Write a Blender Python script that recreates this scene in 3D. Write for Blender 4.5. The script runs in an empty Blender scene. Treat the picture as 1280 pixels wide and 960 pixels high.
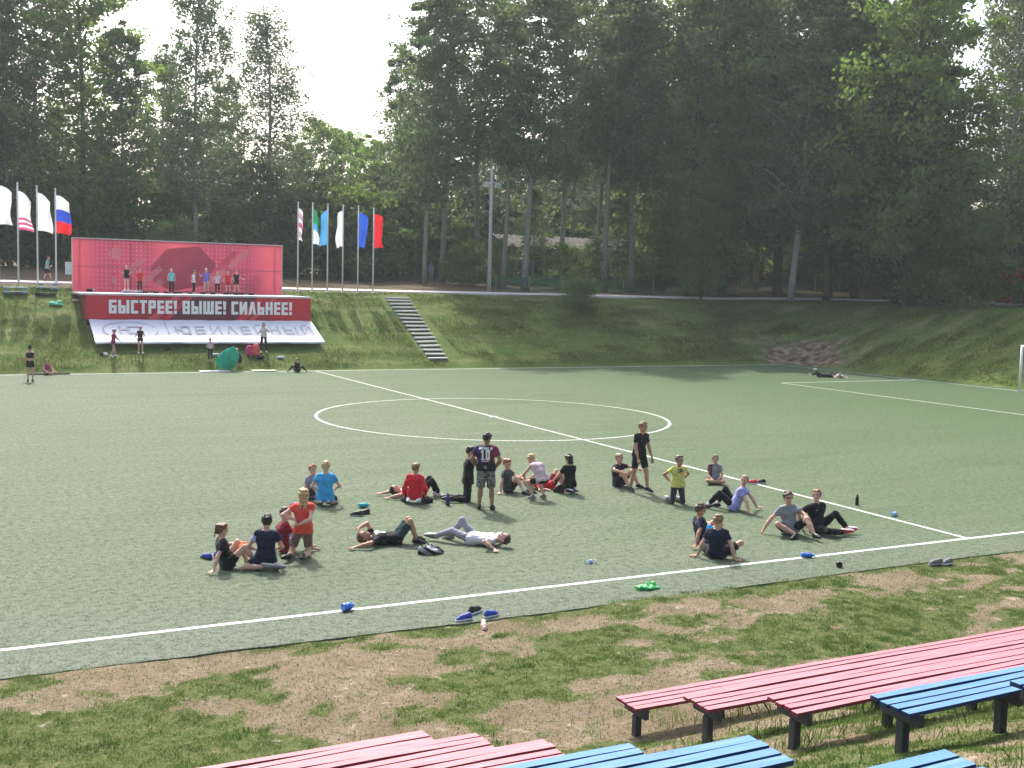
import bpy, bmesh, math, random
import numpy as np
from mathutils import Vector, Matrix, noise as mnoise
from mathutils.bvhtree import BVHTree

S = bpy.context.scene
COL = S.collection
R = math.radians
rng = np.random.default_rng(7)
random.seed(7)

# ------------------------------------------------------------------ camera, sky, sun, exposure
cam_d = bpy.data.cameras.new('camera'); cam = bpy.data.objects.new('camera', cam_d); COL.objects.link(cam)
YAW, PITCH, ROLL = 0.48003, 0.08753, 0.02467
fw = Vector((math.sin(YAW) * math.cos(PITCH), math.cos(YAW) * math.cos(PITCH), -math.sin(PITCH)))
r0 = Vector((math.cos(YAW), -math.sin(YAW), 0)); u0 = r0.cross(fw)
rr = r0 * math.cos(ROLL) + u0 * math.sin(ROLL); uu = -r0 * math.sin(ROLL) + u0 * math.cos(ROLL)
M = Matrix((rr, uu, -fw)).transposed().to_4x4(); M.translation = (0, 0, 5.088)
cam.matrix_world = M
cam_d.sensor_width = 36; cam_d.lens = 36 * 1417.6 / 1280
cam_d.clip_start = .1; cam_d.clip_end = 3000
S.camera = cam

SUN_AZ, SUN_EL = R(7), R(48)          # azimuth measured from +Y towards +X
w = bpy.data.worlds.new('World'); S.world = w; w.use_nodes = True
nt = w.node_tree; bg = nt.nodes['Background']
sky = nt.nodes.new('ShaderNodeTexSky'); sky.sky_type = 'NISHITA'; sky.sun_disc = False
sky.sun_elevation = SUN_EL; sky.sun_rotation = SUN_AZ
sky.air_density = 1.0; sky.dust_density = 6.0; sky.ozone_density = 1.0; sky.altitude = 100
nt.links.new(sky.outputs[0], bg.inputs[0]); bg.inputs[1].default_value = 0.15
sun_d = bpy.data.lights.new('sun', 'SUN'); sun = bpy.data.objects.new('sun', sun_d); COL.objects.link(sun)
sun_d.energy = 2.7; sun_d.angle = R(0.6); sun_d.color = (1, .96, .90)
sd = Vector((math.sin(SUN_AZ) * math.cos(SUN_EL), math.cos(SUN_AZ) * math.cos(SUN_EL), math.sin(SUN_EL)))
sun.rotation_euler = (sd).to_track_quat('Z', 'Y').to_euler(); sun.location = sd * 200
S.view_settings.view_transform = 'Standard'; S.view_settings.look = 'None'
S.view_settings.exposure = 1.2; S.view_settings.gamma = 1; S.view_settings.use_curve_mapping = False
S.cycles.max_bounces = 6; S.cycles.transparent_max_bounces = 8

# ------------------------------------------------------------------ helpers
def tag(o, label=None, cat=None, group=None, kind=None):
    if label: o['label'] = label
    if cat: o['category'] = cat
    if group: o['group'] = group
    if kind: o['kind'] = kind
    return o

def empty(name, loc=(0, 0, 0), rz=0):
    o = bpy.data.objects.new(name, None); COL.objects.link(o); o.location = loc; o.rotation_euler = (0, 0, rz)
    o.empty_display_size = .1
    return o

def link(name, me, parent=None, mats=None):
    o = bpy.data.objects.new(name, me); COL.objects.link(o)
    if mats is not None:
        for m in (mats if isinstance(mats, (list, tuple)) else [mats]): me.materials.append(m)
    if parent: o.parent = parent
    return o

def mesh_np(name, V, F, mi=None, smooth=False):
    """V (n,3) array, F list of index lists or (m,3|4) array"""
    me = bpy.data.meshes.new(name)
    V = np.asarray(V, np.float32)
    if isinstance(F, np.ndarray):
        k = F.shape[1]; nf = len(F)
        me.vertices.add(len(V)); me.vertices.foreach_set('co', V.ravel())
        me.loops.add(nf * k); me.loops.foreach_set('vertex_index', F.astype(np.int32).ravel())
        me.polygons.add(nf)
        me.polygons.foreach_set('loop_start', np.arange(0, nf * k, k, dtype=np.int32))
        me.polygons.foreach_set('loop_total', np.full(nf, k, np.int32))
    else:
        me.from_pydata([tuple(v) for v in V.tolist()], [], [tuple(int(i) for i in f) for f in F])
    if mi is not None: me.polygons.foreach_set('material_index', np.asarray(mi, np.int32))
    if smooth: me.polygons.foreach_set('use_smooth', np.ones(len(me.polygons), bool))
    me.update(calc_edges=True)
    me.validate()
    return me

class MB:
    """collects boxes, tubes, prisms and lathes into ONE mesh"""
    def __init__(s): s.V = []; s.F = []; s.mi = []; s.sm = []
    def add(s, V, F, mi=0, sm=False):
        o = len(s.V); s.V += [tuple(v) for v in V]; s.F += [tuple(i + o for i in f) for f in F]
        s.mi += [mi] * len(F); s.sm += [sm] * len(F); return s
    def box(s, a, b, mi=0, rot=None, piv=None):
        x0, y0, z0 = a; x1, y1, z1 = b
        V = [Vector(p) for p in ((x0,y0,z0),(x1,y0,z0),(x1,y1,z0),(x0,y1,z0),(x0,y0,z1),(x1,y0,z1),(x1,y1,z1),(x0,y1,z1))]
        if rot is not None:
            c = Vector(piv) if piv else Vector(((x0+x1)/2, (y0+y1)/2, (z0+z1)/2))
            V = [rot @ (v - c) + c for v in V]
        return s.add(V, [(0,3,2,1),(4,5,6,7),(0,1,5,4),(1,2,6,5),(2,3,7,6),(3,0,4,7)], mi)
    def tube(s, pts, rad, n=8, mi=0, cap=True):
        pts = [Vector(p) for p in pts]
        if not isinstance(rad, (list, tuple)): rad = [rad] * len(pts)
        V = []; F = []; m = len(pts); ref = None
        for i, p in enumerate(pts):
            t = (pts[min(i+1, m-1)] - pts[max(i-1, 0)])
            if t.length < 1e-9: t = Vector((0,0,1))
            t.normalize()
            if ref is None: ref = Vector((1,0,0)) if abs(t.x) < .8 else Vector((0,1,0))
            a = (ref - t * ref.dot(t)).normalized(); b = t.cross(a); ref = a
            for k in range(n):
                q = 2 * math.pi * k / n
                V.append(p + (a * math.cos(q) + b * math.sin(q)) * rad[i])
        for i in range(m - 1):
            for k in range(n):
                F.append((i*n+k, i*n+(k+1)%n, (i+1)*n+(k+1)%n, (i+1)*n+k))
        s.add(V, F, mi, True)
        if cap:
            o = len(s.V) - len(V)
            s.F += [tuple(o + k for k in reversed(range(n))), tuple(o + (m-1)*n + k for k in range(n))]; s.mi += [mi]*2; s.sm += [False]*2
        return s
    def lathe(s, prof, n=14, mi=0, c=(0,0,0), mis=None, mat=None):
        V = []; F = []; m = len(prof)
        for r_, z in prof:
            for k in range(n):
                q = 2*math.pi*k/n; V.append(Vector((r_*math.cos(q), r_*math.sin(q), z)))
        if mat is not None: V = [mat @ v for v in V]
        V = [v + Vector(c) for v in V]
        o = len(s.V); s.V += [tuple(v) for v in V]
        for i in range(m-1):
            for k in range(n):
                s.F.append((o+i*n+k, o+i*n+(k+1)%n, o+(i+1)*n+(k+1)%n, o+(i+1)*n+k)); s.mi.append(mis[i] if mis else mi); s.sm.append(True)
        s.F += [tuple(o+k for k in reversed(range(n))), tuple(o+(m-1)*n+k for k in range(n))]; s.mi += [mis[0] if mis else mi, mis[-1] if mis else mi]; s.sm += [False]*2
        return s
    def prism(s, poly, d0, d1, f, mi=0):
        """2-D polygon poly (u,v) swept from depth d0 to d1; f(u,v,d)->xyz"""
        n = len(poly)
        V = [f(u, v, d0) for u, v in poly] + [f(u, v, d1) for u, v in poly]
        F = [tuple(reversed(range(n))), tuple(range(n, 2*n))] + [(k, (k+1)%n, n+(k+1)%n, n+k) for k in range(n)]
        return s.add(V, F, mi)
    def mesh(s, name):
        me = bpy.data.meshes.new(name); me.from_pydata(s.V, [], s.F)
        me.polygons.foreach_set('material_index', np.array(s.mi, np.int32)); me.polygons.foreach_set('use_smooth', np.array(s.sm, bool))
        me.validate(); me.update(); return me
    def build(s, name, mats, parent=None): return link(name, s.mesh(name), parent, mats)

def bevel(o, wd=.01, seg=2):
    bm = bmesh.new(); bm.from_mesh(o.data)
    bmesh.ops.recalc_face_normals(bm, faces=bm.faces)
    bmesh.ops.bevel(bm, geom=bm.edges[:], offset=wd, segments=seg, profile=.7, affect='EDGES', clamp_overlap=True)
    bm.to_mesh(o.data); bm.free(); return o

# ------------------------------------------------------------------ materials
class N:
    def __init__(s, name):
        s.m = bpy.data.materials.new(name); s.m.use_nodes = True; s.t = s.m.node_tree
        s.b = s.t.nodes['Principled BSDF']; s.out = s.t.nodes['Material Output']
    def n(s, ty, **k):
        x = s.t.nodes.new(ty)
        for a, v in k.items():
            if a == 'i':
                for q, z in v.items(): x.inputs[q].default_value = z
            else: setattr(x, a, v)
        return x
    def l(s, a, b): s.t.links.new(a, b)
    def co(s, kind='Object'): return s.n('ShaderNodeTexCoord').outputs[kind]
    def noise(s, scale, detail=3, co=None, rough=.55):
        x = s.n('ShaderNodeTexNoise', i={'Scale': scale, 'Detail': detail, 'Roughness': rough})
        if co is not None: s.l(co, x.inputs['Vector'])
        return x.outputs['Fac']
    def ramp(s, fac, stops):
        x = s.n('ShaderNodeValToRGB'); e = x.color_ramp.elements
        while len(e) < len(stops): e.new(.5)
        for k, (p, c) in enumerate(stops):
            e[k].position = p; e[k].color = (*c, 1) if len(c) == 3 else c
        s.l(fac, x.inputs[0]); return x.outputs[0]
    def mix(s, fac, a, b, bt='MIX'):
        x = s.n('ShaderNodeMix', data_type='RGBA', blend_type=bt)
        for sock, v in ((x.inputs[0], fac), (x.inputs[6], a), (x.inputs[7], b)):
            if hasattr(v, 'links'): s.l(v, sock)
            elif isinstance(v, (int, float)): sock.default_value = v
            else: sock.default_value = (*v, 1)
        return x.outputs[2]
    def math(s, op, a, b=0., clamp=False):
        x = s.n('ShaderNodeMath', operation=op, use_clamp=clamp)
        for k, v in ((0, a), (1, b)):
            if hasattr(v, 'links'): s.l(v, x.inputs[k])
            else: x.inputs[k].default_value = v
        return x.outputs[0]
    def bump(s, h, strength=.3, dist=.02):
        x = s.n('ShaderNodeBump', i={'Strength': strength, 'Distance': dist}); s.l(h, x.inputs['Height']); s.l(x.outputs[0], s.b.inputs['Normal'])
    def col(s, c):
        if hasattr(c, 'links'): s.l(c, s.b.inputs['Base Color'])
        else: s.b.inputs['Base Color'].default_value = (*c, 1)
    def rough(s, r, spec=.3): s.b.inputs['Roughness'].default_value = r; s.b.inputs['Specular IOR Level'].default_value = spec

_mc = {}
def simple(name, c, rough=.7, var=.18, scale=12, bump=.15, bscale=40, metal=0, spec=.3):
    """plain procedural surface: base colour broken by noise, fine bump"""
    if name in _mc: return _mc[name]
    m = N(name); co = m.co()
    f = m.noise(scale, 4, co)
    m.col(m.ramp(f, [(.25, tuple(x*(1-var) for x in c)), (.75, tuple(min(1, x*(1+var)) for x in c))]))
    m.rough(rough, spec); m.b.inputs['Metallic'].default_value = metal
    if bump: m.bump(m.noise(bscale, 3, co), bump, .01)
    _mc[name] = m.m; return m.m

def cloth(name, c, var=.12, rough=.9):
    if name in _mc: return _mc[name]
    m = N(name); co = m.co()
    f = m.noise(9, 3, co)
    m.col(m.ramp(f, [(.3, tuple(x*(1-var) for x in c)), (.7, tuple(min(1, x*(1+var)) for x in c))]))
    m.rough(rough, .15)
    wv = m.noise(14, 3, co, .6)
    m.bump(wv, 1., .05)
    m.b.inputs['Sheen Weight'].default_value = .08
    _mc[name] = m.m; return m.m

def skin(name, c):
    if name in _mc: return _mc[name]
    m = N(name); co = m.co()
    m.col(m.ramp(m.noise(14, 2, co), [(.3, tuple(x*.9 for x in c)), (.7, tuple(x*1.06 for x in c))]))
    m.rough(.55, .35); m.b.inputs['Subsurface Weight'].default_value = .0
    _mc[name] = m.m; return m.m

def hairm(name, c):
    if name in _mc: return _mc[name]
    m = N(name); co = m.co()
    mp = m.n('ShaderNodeMapping', i={'Scale': (60, 60, 14)}); m.l(co, mp.inputs[0])
    f = m.noise(1, 3, mp.outputs[0])
    m.col(m.ramp(f, [(.3, tuple(x*.55 for x in c)), (.7, tuple(min(1, x*1.35) for x in c))]))
    m.rough(.5, .4); m.bump(f, .6, .01)
    _mc[name] = m.m; return m.m

def paint_wood(name, c, worn, dark):
    m = N(name); co = m.co()
    mp = m.n('ShaderNodeMapping', i={'Scale': (1.2, 14, 14)}); m.l(co, mp.inputs[0])
    g = m.noise(2.2, 5, mp.outputs[0]); f = m.noise(1.1, 4, co)
    c1 = m.ramp(f, [(.3, tuple(x*.88 for x in c)), (.7, c)])
    c2 = m.mix(m.ramp(g, [(.52, (0,0,0)), (.72, (.75,.75,.75))]), c1, worn)
    sp = m.noise(9, 6, co, .7)
    c3 = m.mix(m.ramp(sp, [(.62, (0,0,0)), (.70, (.8,.8,.8))]), c2, dark)
    m.col(c3); m.rough(.62, .22); m.bump(g, .25, .006)
    return m.m
# ------------------------------------------------------------------ terrain
def fbm(x, y, z=0., o=4):
    return mnoise.fractal(Vector((x, y, z)), 1.0, 2.0, o, noise_basis='PERLIN_ORIGINAL')
def bank_d(x, y):
    dx = max(x - 53.7, 0.); dy = max(y - 61.5, 0.)
    return math.hypot(dx, dy)
def H0(x, y):
    d = bank_d(x, y)
    if d > 0:
        a = .41 * d; b = 4.22 + .052 * min(d - 10.5, 26)
        k = .55; h = max(k - abs(a - b), 0) / k
        z = min(a, b) - h*h*k/4
        return z
    t = 10.25 - y
    k = 1.0; q = .35 * t
    h = max(k*.3 - abs(q), 0) / (k*.3)
    return max(q, 0.) + h*h*k*.3/4 * .5
def H(x, y):
    z = H0(x, y)
    d = bank_d(x, y)
    if d > .3:
        z += .10 * min(1, d/4) * fbm(x*.22, y*.22, 3.1) * (1 if d < 14 else .6)
        if 7.9 < x < 21.1 and 66.4 < y < 73.5: z = min(z, 3.7 if y > 67.2 else 2.35)
        # worn scar on the corner of the bank
        if er(x, y) > .2: z += (er(x, y) - .2) * (-.30 + .30*fbm(x*.7, y*.9, 9) + .10*fbm(x*1.6, y*1.9, 4))
    elif y < 15.2:
        z += .05 * fbm(x*.5, y*.5, 1.7) + .02*fbm(x*2, y*2, 5.) - (.0 if y < 14.6 else .012)
    else:
        z -= .06 if y > 15.5 else .018
    return z
def er(x, y):
    g = math.exp(-(((x - 55.0)/2.7)**2 + ((y - 61.4)/3.5)**2))
    return max(0., min(1., g * 1.5 + .35 * fbm(x*.6, y*.6, 7.7) * (g > .05) ))
def gd(x, y):
    """how much grass grows at a spot of the near verge, 0..1"""
    n = fbm(x*.34, y*.62, 11.3, 3) * .95 + fbm(x*1.5, y*2.2, 4.2, 4) * .95
    v = .5 + n
    v += .10 * math.exp(-((y - 12.0)/1.3)**2) - .55 * math.exp(-((y - 14.3)/.5)**2) * (1 if x < 9 else .4)
    v -= .35 * math.exp(-((y - 10.2)/.8)**2) * (1 if x > 5.6 else 0)
    v -= .12 if y < 9.6 else 0
    return max(0., min(1., (v - .40) * 1.9 + .5))

xs = np.unique(np.round(np.concatenate([np.arange(-160, -20, 8), np.arange(-20, -4, 1.), np.arange(-4, 22, .14), np.arange(22, 84, .7), np.arange(84, 320, 12)]), 3))
ys = np.unique(np.round(np.concatenate([np.arange(-60, -2, 4.), np.arange(-2, 15.4, .14), np.arange(15.4, 61, 2.5), np.arange(61, 80, .4), np.arange(80, 120, 2.), np.arange(120, 420, 14)]), 3))
nx, ny = len(xs), len(ys)
V = np.empty((ny, nx, 3), np.float32); A = np.zeros((ny, nx, 4), np.float32); A[..., 3] = 1
for j, y in enumerate(ys):
    for i, x in enumerate(xs):
        V[j, i] = (x, y, H(x, y))
        d = bank_d(x, y)
        if d == 0 and y < 16: A[j, i, 0] = gd(x, y)
        A[j, i, 1] = max(0., min(1., (12.0 - d) / 1.2 + .9*fbm(x*.5, y*.5, 2.2))) if d > 0 else (1 if y > 16 else 0)
        A[j, i, 2] = er(x, y) if d > 0 else 0
idx = np.arange(nx*ny).reshape(ny, nx)
F = np.stack([idx[:-1, :-1], idx[:-1, 1:], idx[1:, 1:], idx[1:, :-1]], -1).reshape(-1, 4)
me = mesh_np('terrain', V.reshape(-1, 3), F, smooth=True)
at = me.color_attributes.new('zone', 'FLOAT_COLOR', 'POINT'); at.data.foreach_set('color', A.reshape(-1))
m = N('terrain'); co = m.co()
za = m.n('ShaderNodeAttribute', attribute_name='zone'); sp = m.n('ShaderNodeSeparateColor'); m.l(za.outputs['Color'], sp.inputs[0])
# near verge: dirt, dry straw, grass
n1 = m.noise(1.6, 5, co); n2 = m.noise(14, 4, co, .7); n3 = m.noise(70, 3, co, .7)
dirt = m.ramp(n1, [(.3, (.185, .142, .10)), (.5, (.255, .20, .145)), (.72, (.35, .29, .22))])
dirt = m.mix(m.ramp(n2, [(.42, (0,0,0)), (.62, (.8,.8,.8))]), dirt, (.20, .165, .085))
dirt = m.mix(m.ramp(n3, [(.62, (0,0,0)), (.72, (.6,.6,.6))]), dirt, (.42, .36, .27))
dirt = m.mix(m.ramp(n3, [(.36, (.9,.9,.9)), (.46, (0,0,0))]), dirt, (.085, .062, .035))
n4 = m.noise(5, 6, co, .8); dirt = m.mix(m.ramp(n4, [(.52, (0,0,0)), (.66, (.85,.85,.85))]), dirt, (.125, .105, .05))
gr = m.ramp(n2, [(.3, (.045, .072, .018)), (.5, (.085, .125, .032)), (.72, (.17, .16, .065))])
gm = m.math('ADD', m.math('ADD', sp.outputs[0], .10), m.math('MULTIPLY', m.math('SUBTRACT', n4, .5), 2.6))
near = m.mix(m.ramp(gm, [(.35, (0,0,0)), (.75, (.92,.92,.92))]), dirt, gr)
n5 = m.noise(24, 5, co, .85); n6 = m.noise(2.3, 4, co, .6)
near = m.mix(m.ramp(n5, [(.38, (.7,.7,.7)), (.48, (0,0,0))]), near, (.050, .046, .022))
near = m.mix(m.ramp(n5, [(.56, (0,0,0)), (.68, (.7,.7,.7))]), near, (.30, .255, .165))
near = m.mix(m.ramp(n6, [(.64, (0,0,0)), (.70, (.75,.75,.75))]), near, (.40, .345, .275))
# far bank: mown grass with dry streaks
mp = m.n('ShaderNodeMapping', i={'Scale': (.12, .55, .55)}); m.l(co, mp.inputs[0])
b1 = m.noise(1.6, 5, mp.outputs[0], .6); b2 = m.noise(1.1, 6, co, .7); b3 = m.noise(6, 4, co, .7)
bk = m.ramp(b1, [(.32, (.075, .125, .028)), (.5, (.11, .165, .038)), (.66, (.19, .20, .075))])
bk = m.mix(m.ramp(b2, [(.48, (0,0,0)), (.64, (.75,.75,.75))]), bk, (.06, .11, .024))
bk = m.mix(m.ramp(b3, [(.55, (0,0,0)), (.7, (.6,.6,.6))]), bk, (.15, .14, .06))
bk = m.mix(m.ramp(b3, [(.30, (.6,.6,.6)), (.42, (0,0,0))]), bk, (.028, .042, .01))
pl = m.ramp(b2, [(.35, (.07, .055, .035)), (.55, (.13, .10, .065)), (.68, (.10, .11, .04))])
far = m.mix(sp.outputs[1], pl, bk)
b4 = m.noise(1.7, 6, co, .62)
scar = m.ramp(b4, [(.36, (.07, .05, .032)), (.5, (.18, .135, .088)), (.64, (.31, .245, .18))])
em = m.math('ADD', sp.outputs[2], m.math('MULTIPLY', m.math('SUBTRACT', b3, .5), 1.2))
far = m.mix(m.ramp(em, [(.35, (0,0,0)), (.75, (1,1,1))]), far, scar)
sy = m.n('ShaderNodeSeparateXYZ'); m.l(co, sy.inputs[0])
m.col(m.mix(m.math('GREATER_THAN', sy.outputs[1], 30.), near, far))
m.rough(.95, .1)
bh = m.math('ADD', m.math('MULTIPLY', n2, 1.), m.math('MULTIPLY', n3, .6))
m.bump(bh, .9, .05)
tag(link('terrain', me, None, m.m), kind='structure')

# ------------------------------------------------------------------ turf pitch and its lines
CX, CY, NEAR, FARL, GX = 19.42, 38.79, 16.38, 61.19, 52.77
bmp = bmesh.new()
edge = []
x = -70.
while x < 54:
    y = 15.13 + .06*math.sin(x*.4+1) + .035*fbm(x*.9, 0, 2) + .02*fbm(x*4, 0, 6)
    edge.append((x, y)); x += .12 if -3 < x < 24 else 1.
edge.append((53.9, 15.15))
n = len(edge)
V = [(x, y, 0.0) for x, y in edge] + [(x, 38., 0.0) for x, y in edge] + [(x, 61.75, 0.0) for x, y in edge] + [(x, y + .004, -.05) for x, y in edge]
F = [(k, k+1, n+k+1, n+k) for k in range(n-1)] + [(n+k, n+k+1, 2*n+k+1, 2*n+k) for k in range(n-1)] + [(3*n+k, 3*n+k+1, k+1, k) for k in range(n-1)]
me = mesh_np('pitch', V, F)
m = N('turf'); co = m.co()
t1 = m.noise(.12, 4, co); mt = m.n('ShaderNodeMapping', i={'Scale': (.35, 1.5, 1)}); m.l(co, mt.inputs[0]); t2 = m.noise(.8, 6, mt.outputs[0], .75); t3 = m.noise(7, 5, co, .85); t4 = m.noise(30, 3, co, .85)
c = m.ramp(t1, [(.32, (.100, .152, .080)), (.68, (.142, .190, .112))])
c = m.mix(m.ramp(t2, [(.44, (0,0,0)), (.64, (.9,.9,.9))]), c, (.168, .205, .138))
t5 = m.noise(.33, 5, mt.outputs[0], .6); c = m.mix(m.ramp(t5, [(.36, (.55,.55,.55)), (.5, (0,0,0))]), c, (.075, .125, .058))
sx = m.n('ShaderNodeSeparateXYZ'); m.l(co, sx.inputs[0])
# right half is greener, the run-off beyond the near touchline is greyer (sand infill)
gx = m.math('MULTIPLY', m.math('SUBTRACT', sx.outputs[0], 14.), 1/26., True)
c = m.mix(m.math('MULTIPLY', gx, .85), c, (.046, .108, .028))
runoff = m.n('ShaderNodeMapRange', i={'From Min': 15.8, 'From Max': 18.6, 'To Min': .72, 'To Max': 0.}); m.l(sx.outputs[1], runoff.inputs[0])
lt = m.n('ShaderNodeMapRange', i={'From Min': 22., 'From Max': 2., 'To Min': .25, 'To Max': 1.}); m.l(sx.outputs[0], lt.inputs[0])
c = m.mix(m.math('MULTIPLY', runoff.outputs[0], lt.outputs[0]), c, (.176, .196, .168))
c = m.mix(m.math('MULTIPLY', lt.outputs[0], .42), c, (.190, .212, .172))
c = m.mix(m.ramp(t3, [(.40, (.72,.72,.72)), (.54, (0,0,0))]), c, (.032, .055, .026))
c = m.mix(m.ramp(t4, [(.40, (.75,.75,.75)), (.50, (0,0,0))]), c, (.03, .048, .022))
c = m.mix(m.ramp(t4, [(.54, (0,0,0)), (.64, (.75,.75,.75))]), c, (.20, .25, .17))
m.col(c); m.rough(.85, .12)
m.bump(m.math('ADD', t3, m.math('MULTIPLY', t4, .8)), .9, .035)
tag(link('pitch', me, None, m.m), kind='structure')

def ribbon(pts, wd, z=.004, close=False, zf=None):
    pts = [Vector((p[0], p[1], 0)) for p in pts]; V = []; F = []; n = len(pts)
    for i, p in enumerate(pts):
        a = pts[(i-1) % n] if close else pts[max(i-1, 0)]; b = pts[(i+1) % n] if close else pts[min(i+1, n-1)]
        t = (b - a).normalized(); q = Vector((-t.y, t.x, 0)) * wd/2
        for s_ in (q, -q):
            v = p + s_; V.append((v.x, v.y, (zf(v.x, v.y) if zf else 0) + z))
    for i in range(n if close else n-1):
        j = (i+1) % n; F.append((2*i, 2*i+1, 2*j+1, 2*j))
    return V, F
L = MB()
seg = lambda a, b, wd: ribbon([a, b], wd)
LW = .11
L.add(*seg((-70, NEAR), (GX, NEAR), LW)); L.add(*seg((-70, FARL), (GX, FARL), LW+.05))
L.add(*seg((GX, NEAR-.05), (GX, FARL+.07), LW)); 
L.add(*[v if k else [(a, b, c_+.004) for a, b, c_ in v] for k, v in enumerate(seg((CX, NEAR+.06), (CX, FARL-.08), LW))])
L.add(*[v if k else [(a, b, c_+.008) for a, b, c_ in v] for k, v in enumerate(ribbon([(CX + 6.73*math.cos(t), CY + 6.73*math.sin(t)) for t in np.linspace(0, 2*math.pi, 129)[:-1]], LW, close=True))])
L.lathe([(.16, .010), (.16, .013)], 16, c=(CX, CY, 0))
PX, PY0, PY1 = GX - 10.45, CY - 10.04, CY + 10.04
L.add(*seg((PX, PY1), (GX-.06, PY1), LW)); L.add(*seg((PX, PY0), (GX-.06, PY0), LW)); L.add(*seg((PX, PY0-.05), (PX, PY1+.055), LW))
m = N('line_paint'); co = m.co()
m.col(m.mix(m.ramp(m.noise(9, 5, co, .75), [(.40, (0,0,0)), (.60, (1,1,1))]), (.30, .35, .28), (.62, .64, .60))); m.rough(.8, .2)
tag(L.build('pitch_lines', m.m), kind='structure')

# ------------------------------------------------------------------ path on top of the bank
pp = [(-60, 78), (-20, 77.6), (4, 77), (12, 76.4), (20, 75.4), (30, 75.0), (42, 74.7), (56, 74.2), (62, 73.6), (66.5, 71.5), (69, 67), (70, 60), (70, 48), (70, 20)]
dense = []
for a, b in zip(pp[:-1], pp[1:]):
    k = max(2, int(math.hypot(b[0]-a[0], b[1]-a[1]) / .5))
    dense += [(a[0] + (b[0]-a[0])*i/k, a[1] + (b[1]-a[1])*i/k) for i in range(k)]
for _ in range(4): dense = [dense[0]] + [tuple((dense[i-1][q] + dense[i][q]*2 + dense[i+1][q])/4 for q in (0, 1)) for i in range(1, len(dense)-1)] + [dense[-1]]
pb = MB(); V1, F1 = ribbon(dense, 1.9, .07, zf=H0); pb.add(V1, F1)
V2 = [(a, b, c_ - .25) for a, b, c_ in V1]; k = len(V1)
pb.add(V1 + V2, [(2*i+1, 2*i+3, k+2*i+3, k+2*i+1) for i in range(k//2-1)] + [(2*i+2, 2*i, k+2*i, k+2*i+2) for i in range(k//2-1)])
tag(pb.build('path', simple('concrete_path', (.56, .54, .51), .9, .15, 3, .3, 30)), kind='structure')

# ------------------------------------------------------------------ stairs on the bank
st = empty('concrete_stairs', (27.7, 62.7, .45)); tag(st, 'grey slab steps climbing the grass bank to the path', 'stairs')
conc = simple('step_concrete', (.64, .62, .59), .9, .2, 4, .3, 30)
for k in range(17):
    t = k / 16; y = 62.7 + t * 8.6; xc = 27.55 + t * .65; wd = 1.22 + .5*t
    if k in (3, 4, 5): xc += .06*math.sin(k*3)
    z = H0(xc, y) + .10
    b = MB(); b.box((-wd/2, -.2, -.085), (wd/2, .13, 0), rot=Matrix.Rotation(R(random.uniform(-1.2, 1.2)), 3, 'Y'))
    o = b.build('step', conc, st); o.location = (xc - 27.7, y - 62.7, z - .45); o.rotation_euler = (0, 0, R(random.uniform(-2, 2)))

# ------------------------------------------------------------------ benches of the near stand
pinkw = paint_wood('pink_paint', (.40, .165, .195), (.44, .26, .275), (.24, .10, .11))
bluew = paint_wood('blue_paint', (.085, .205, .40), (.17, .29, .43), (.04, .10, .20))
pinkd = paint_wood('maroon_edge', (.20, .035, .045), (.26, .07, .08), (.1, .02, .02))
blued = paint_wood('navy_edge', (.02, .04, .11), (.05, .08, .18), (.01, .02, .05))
legm = simple('bench_leg', (.055, .055, .06), .75, .3, 6, .3, 30)
ROWS = [(10.66, .40), (9.367, .854), (8.076, 1.28), (6.796, 1.733), (5.455, 2.297), (3.931, 2.785)]
def bench(x0, x1, yf, zt, blue, label, legs, group):
    b = empty('plank_bench', (x0, yf - .22, H(x0, yf - .22))); tag(b, label, 'bench', group)
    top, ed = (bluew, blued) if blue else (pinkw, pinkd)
    bz = b.location.z
    for k in range(4):
        mb = MB(); y1 = -k*.114 + .22; ns = 24; V = []; F = []
        off = random.uniform(0, .015) * (1 if x0 < 5 else -1); sag = random.uniform(0, .018); ph = random.uniform(0, 6)
        Lb = x1 - x0
        for i in range(ns + 1):
            t = i / ns; z = zt - bz + sag*math.sin(t*14 + ph)*.5 - .006*abs(math.sin(t*9+ph))
            xx = off + t*Lb
            V += [(xx, y1, z), (xx, y1-.087, z), (xx, y1-.087, z-.034), (xx, y1, z-.034)]
        mi = []
        for i in range(ns):
            a = 4*i; c_ = a + 4
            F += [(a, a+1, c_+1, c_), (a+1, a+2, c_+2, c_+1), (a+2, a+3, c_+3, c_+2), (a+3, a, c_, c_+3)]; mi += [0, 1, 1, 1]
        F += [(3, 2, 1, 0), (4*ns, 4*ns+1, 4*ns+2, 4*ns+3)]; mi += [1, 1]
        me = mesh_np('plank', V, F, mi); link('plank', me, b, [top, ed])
    for xl in legs:
        mb = MB(); mb.box((xl - x0 - .03, -.225, zt - bz - .15), (xl - x0 + .03, .20, zt - bz - .037)); bevel(mb.build('crossbeam', legm, b), .006, 1)
        gz = H(xl, yf - .22) - bz
        mb = MB(); mb.box((xl - x0 - .042, -.07, gz - .1), (xl - x0 + .042, .015, zt - bz - .152)); bevel(mb.build('leg', legm, b), .008, 1)
    return b
ordn = ['lowest', 'second', 'third', 'fourth', 'fifth', 'topmost']
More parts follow.
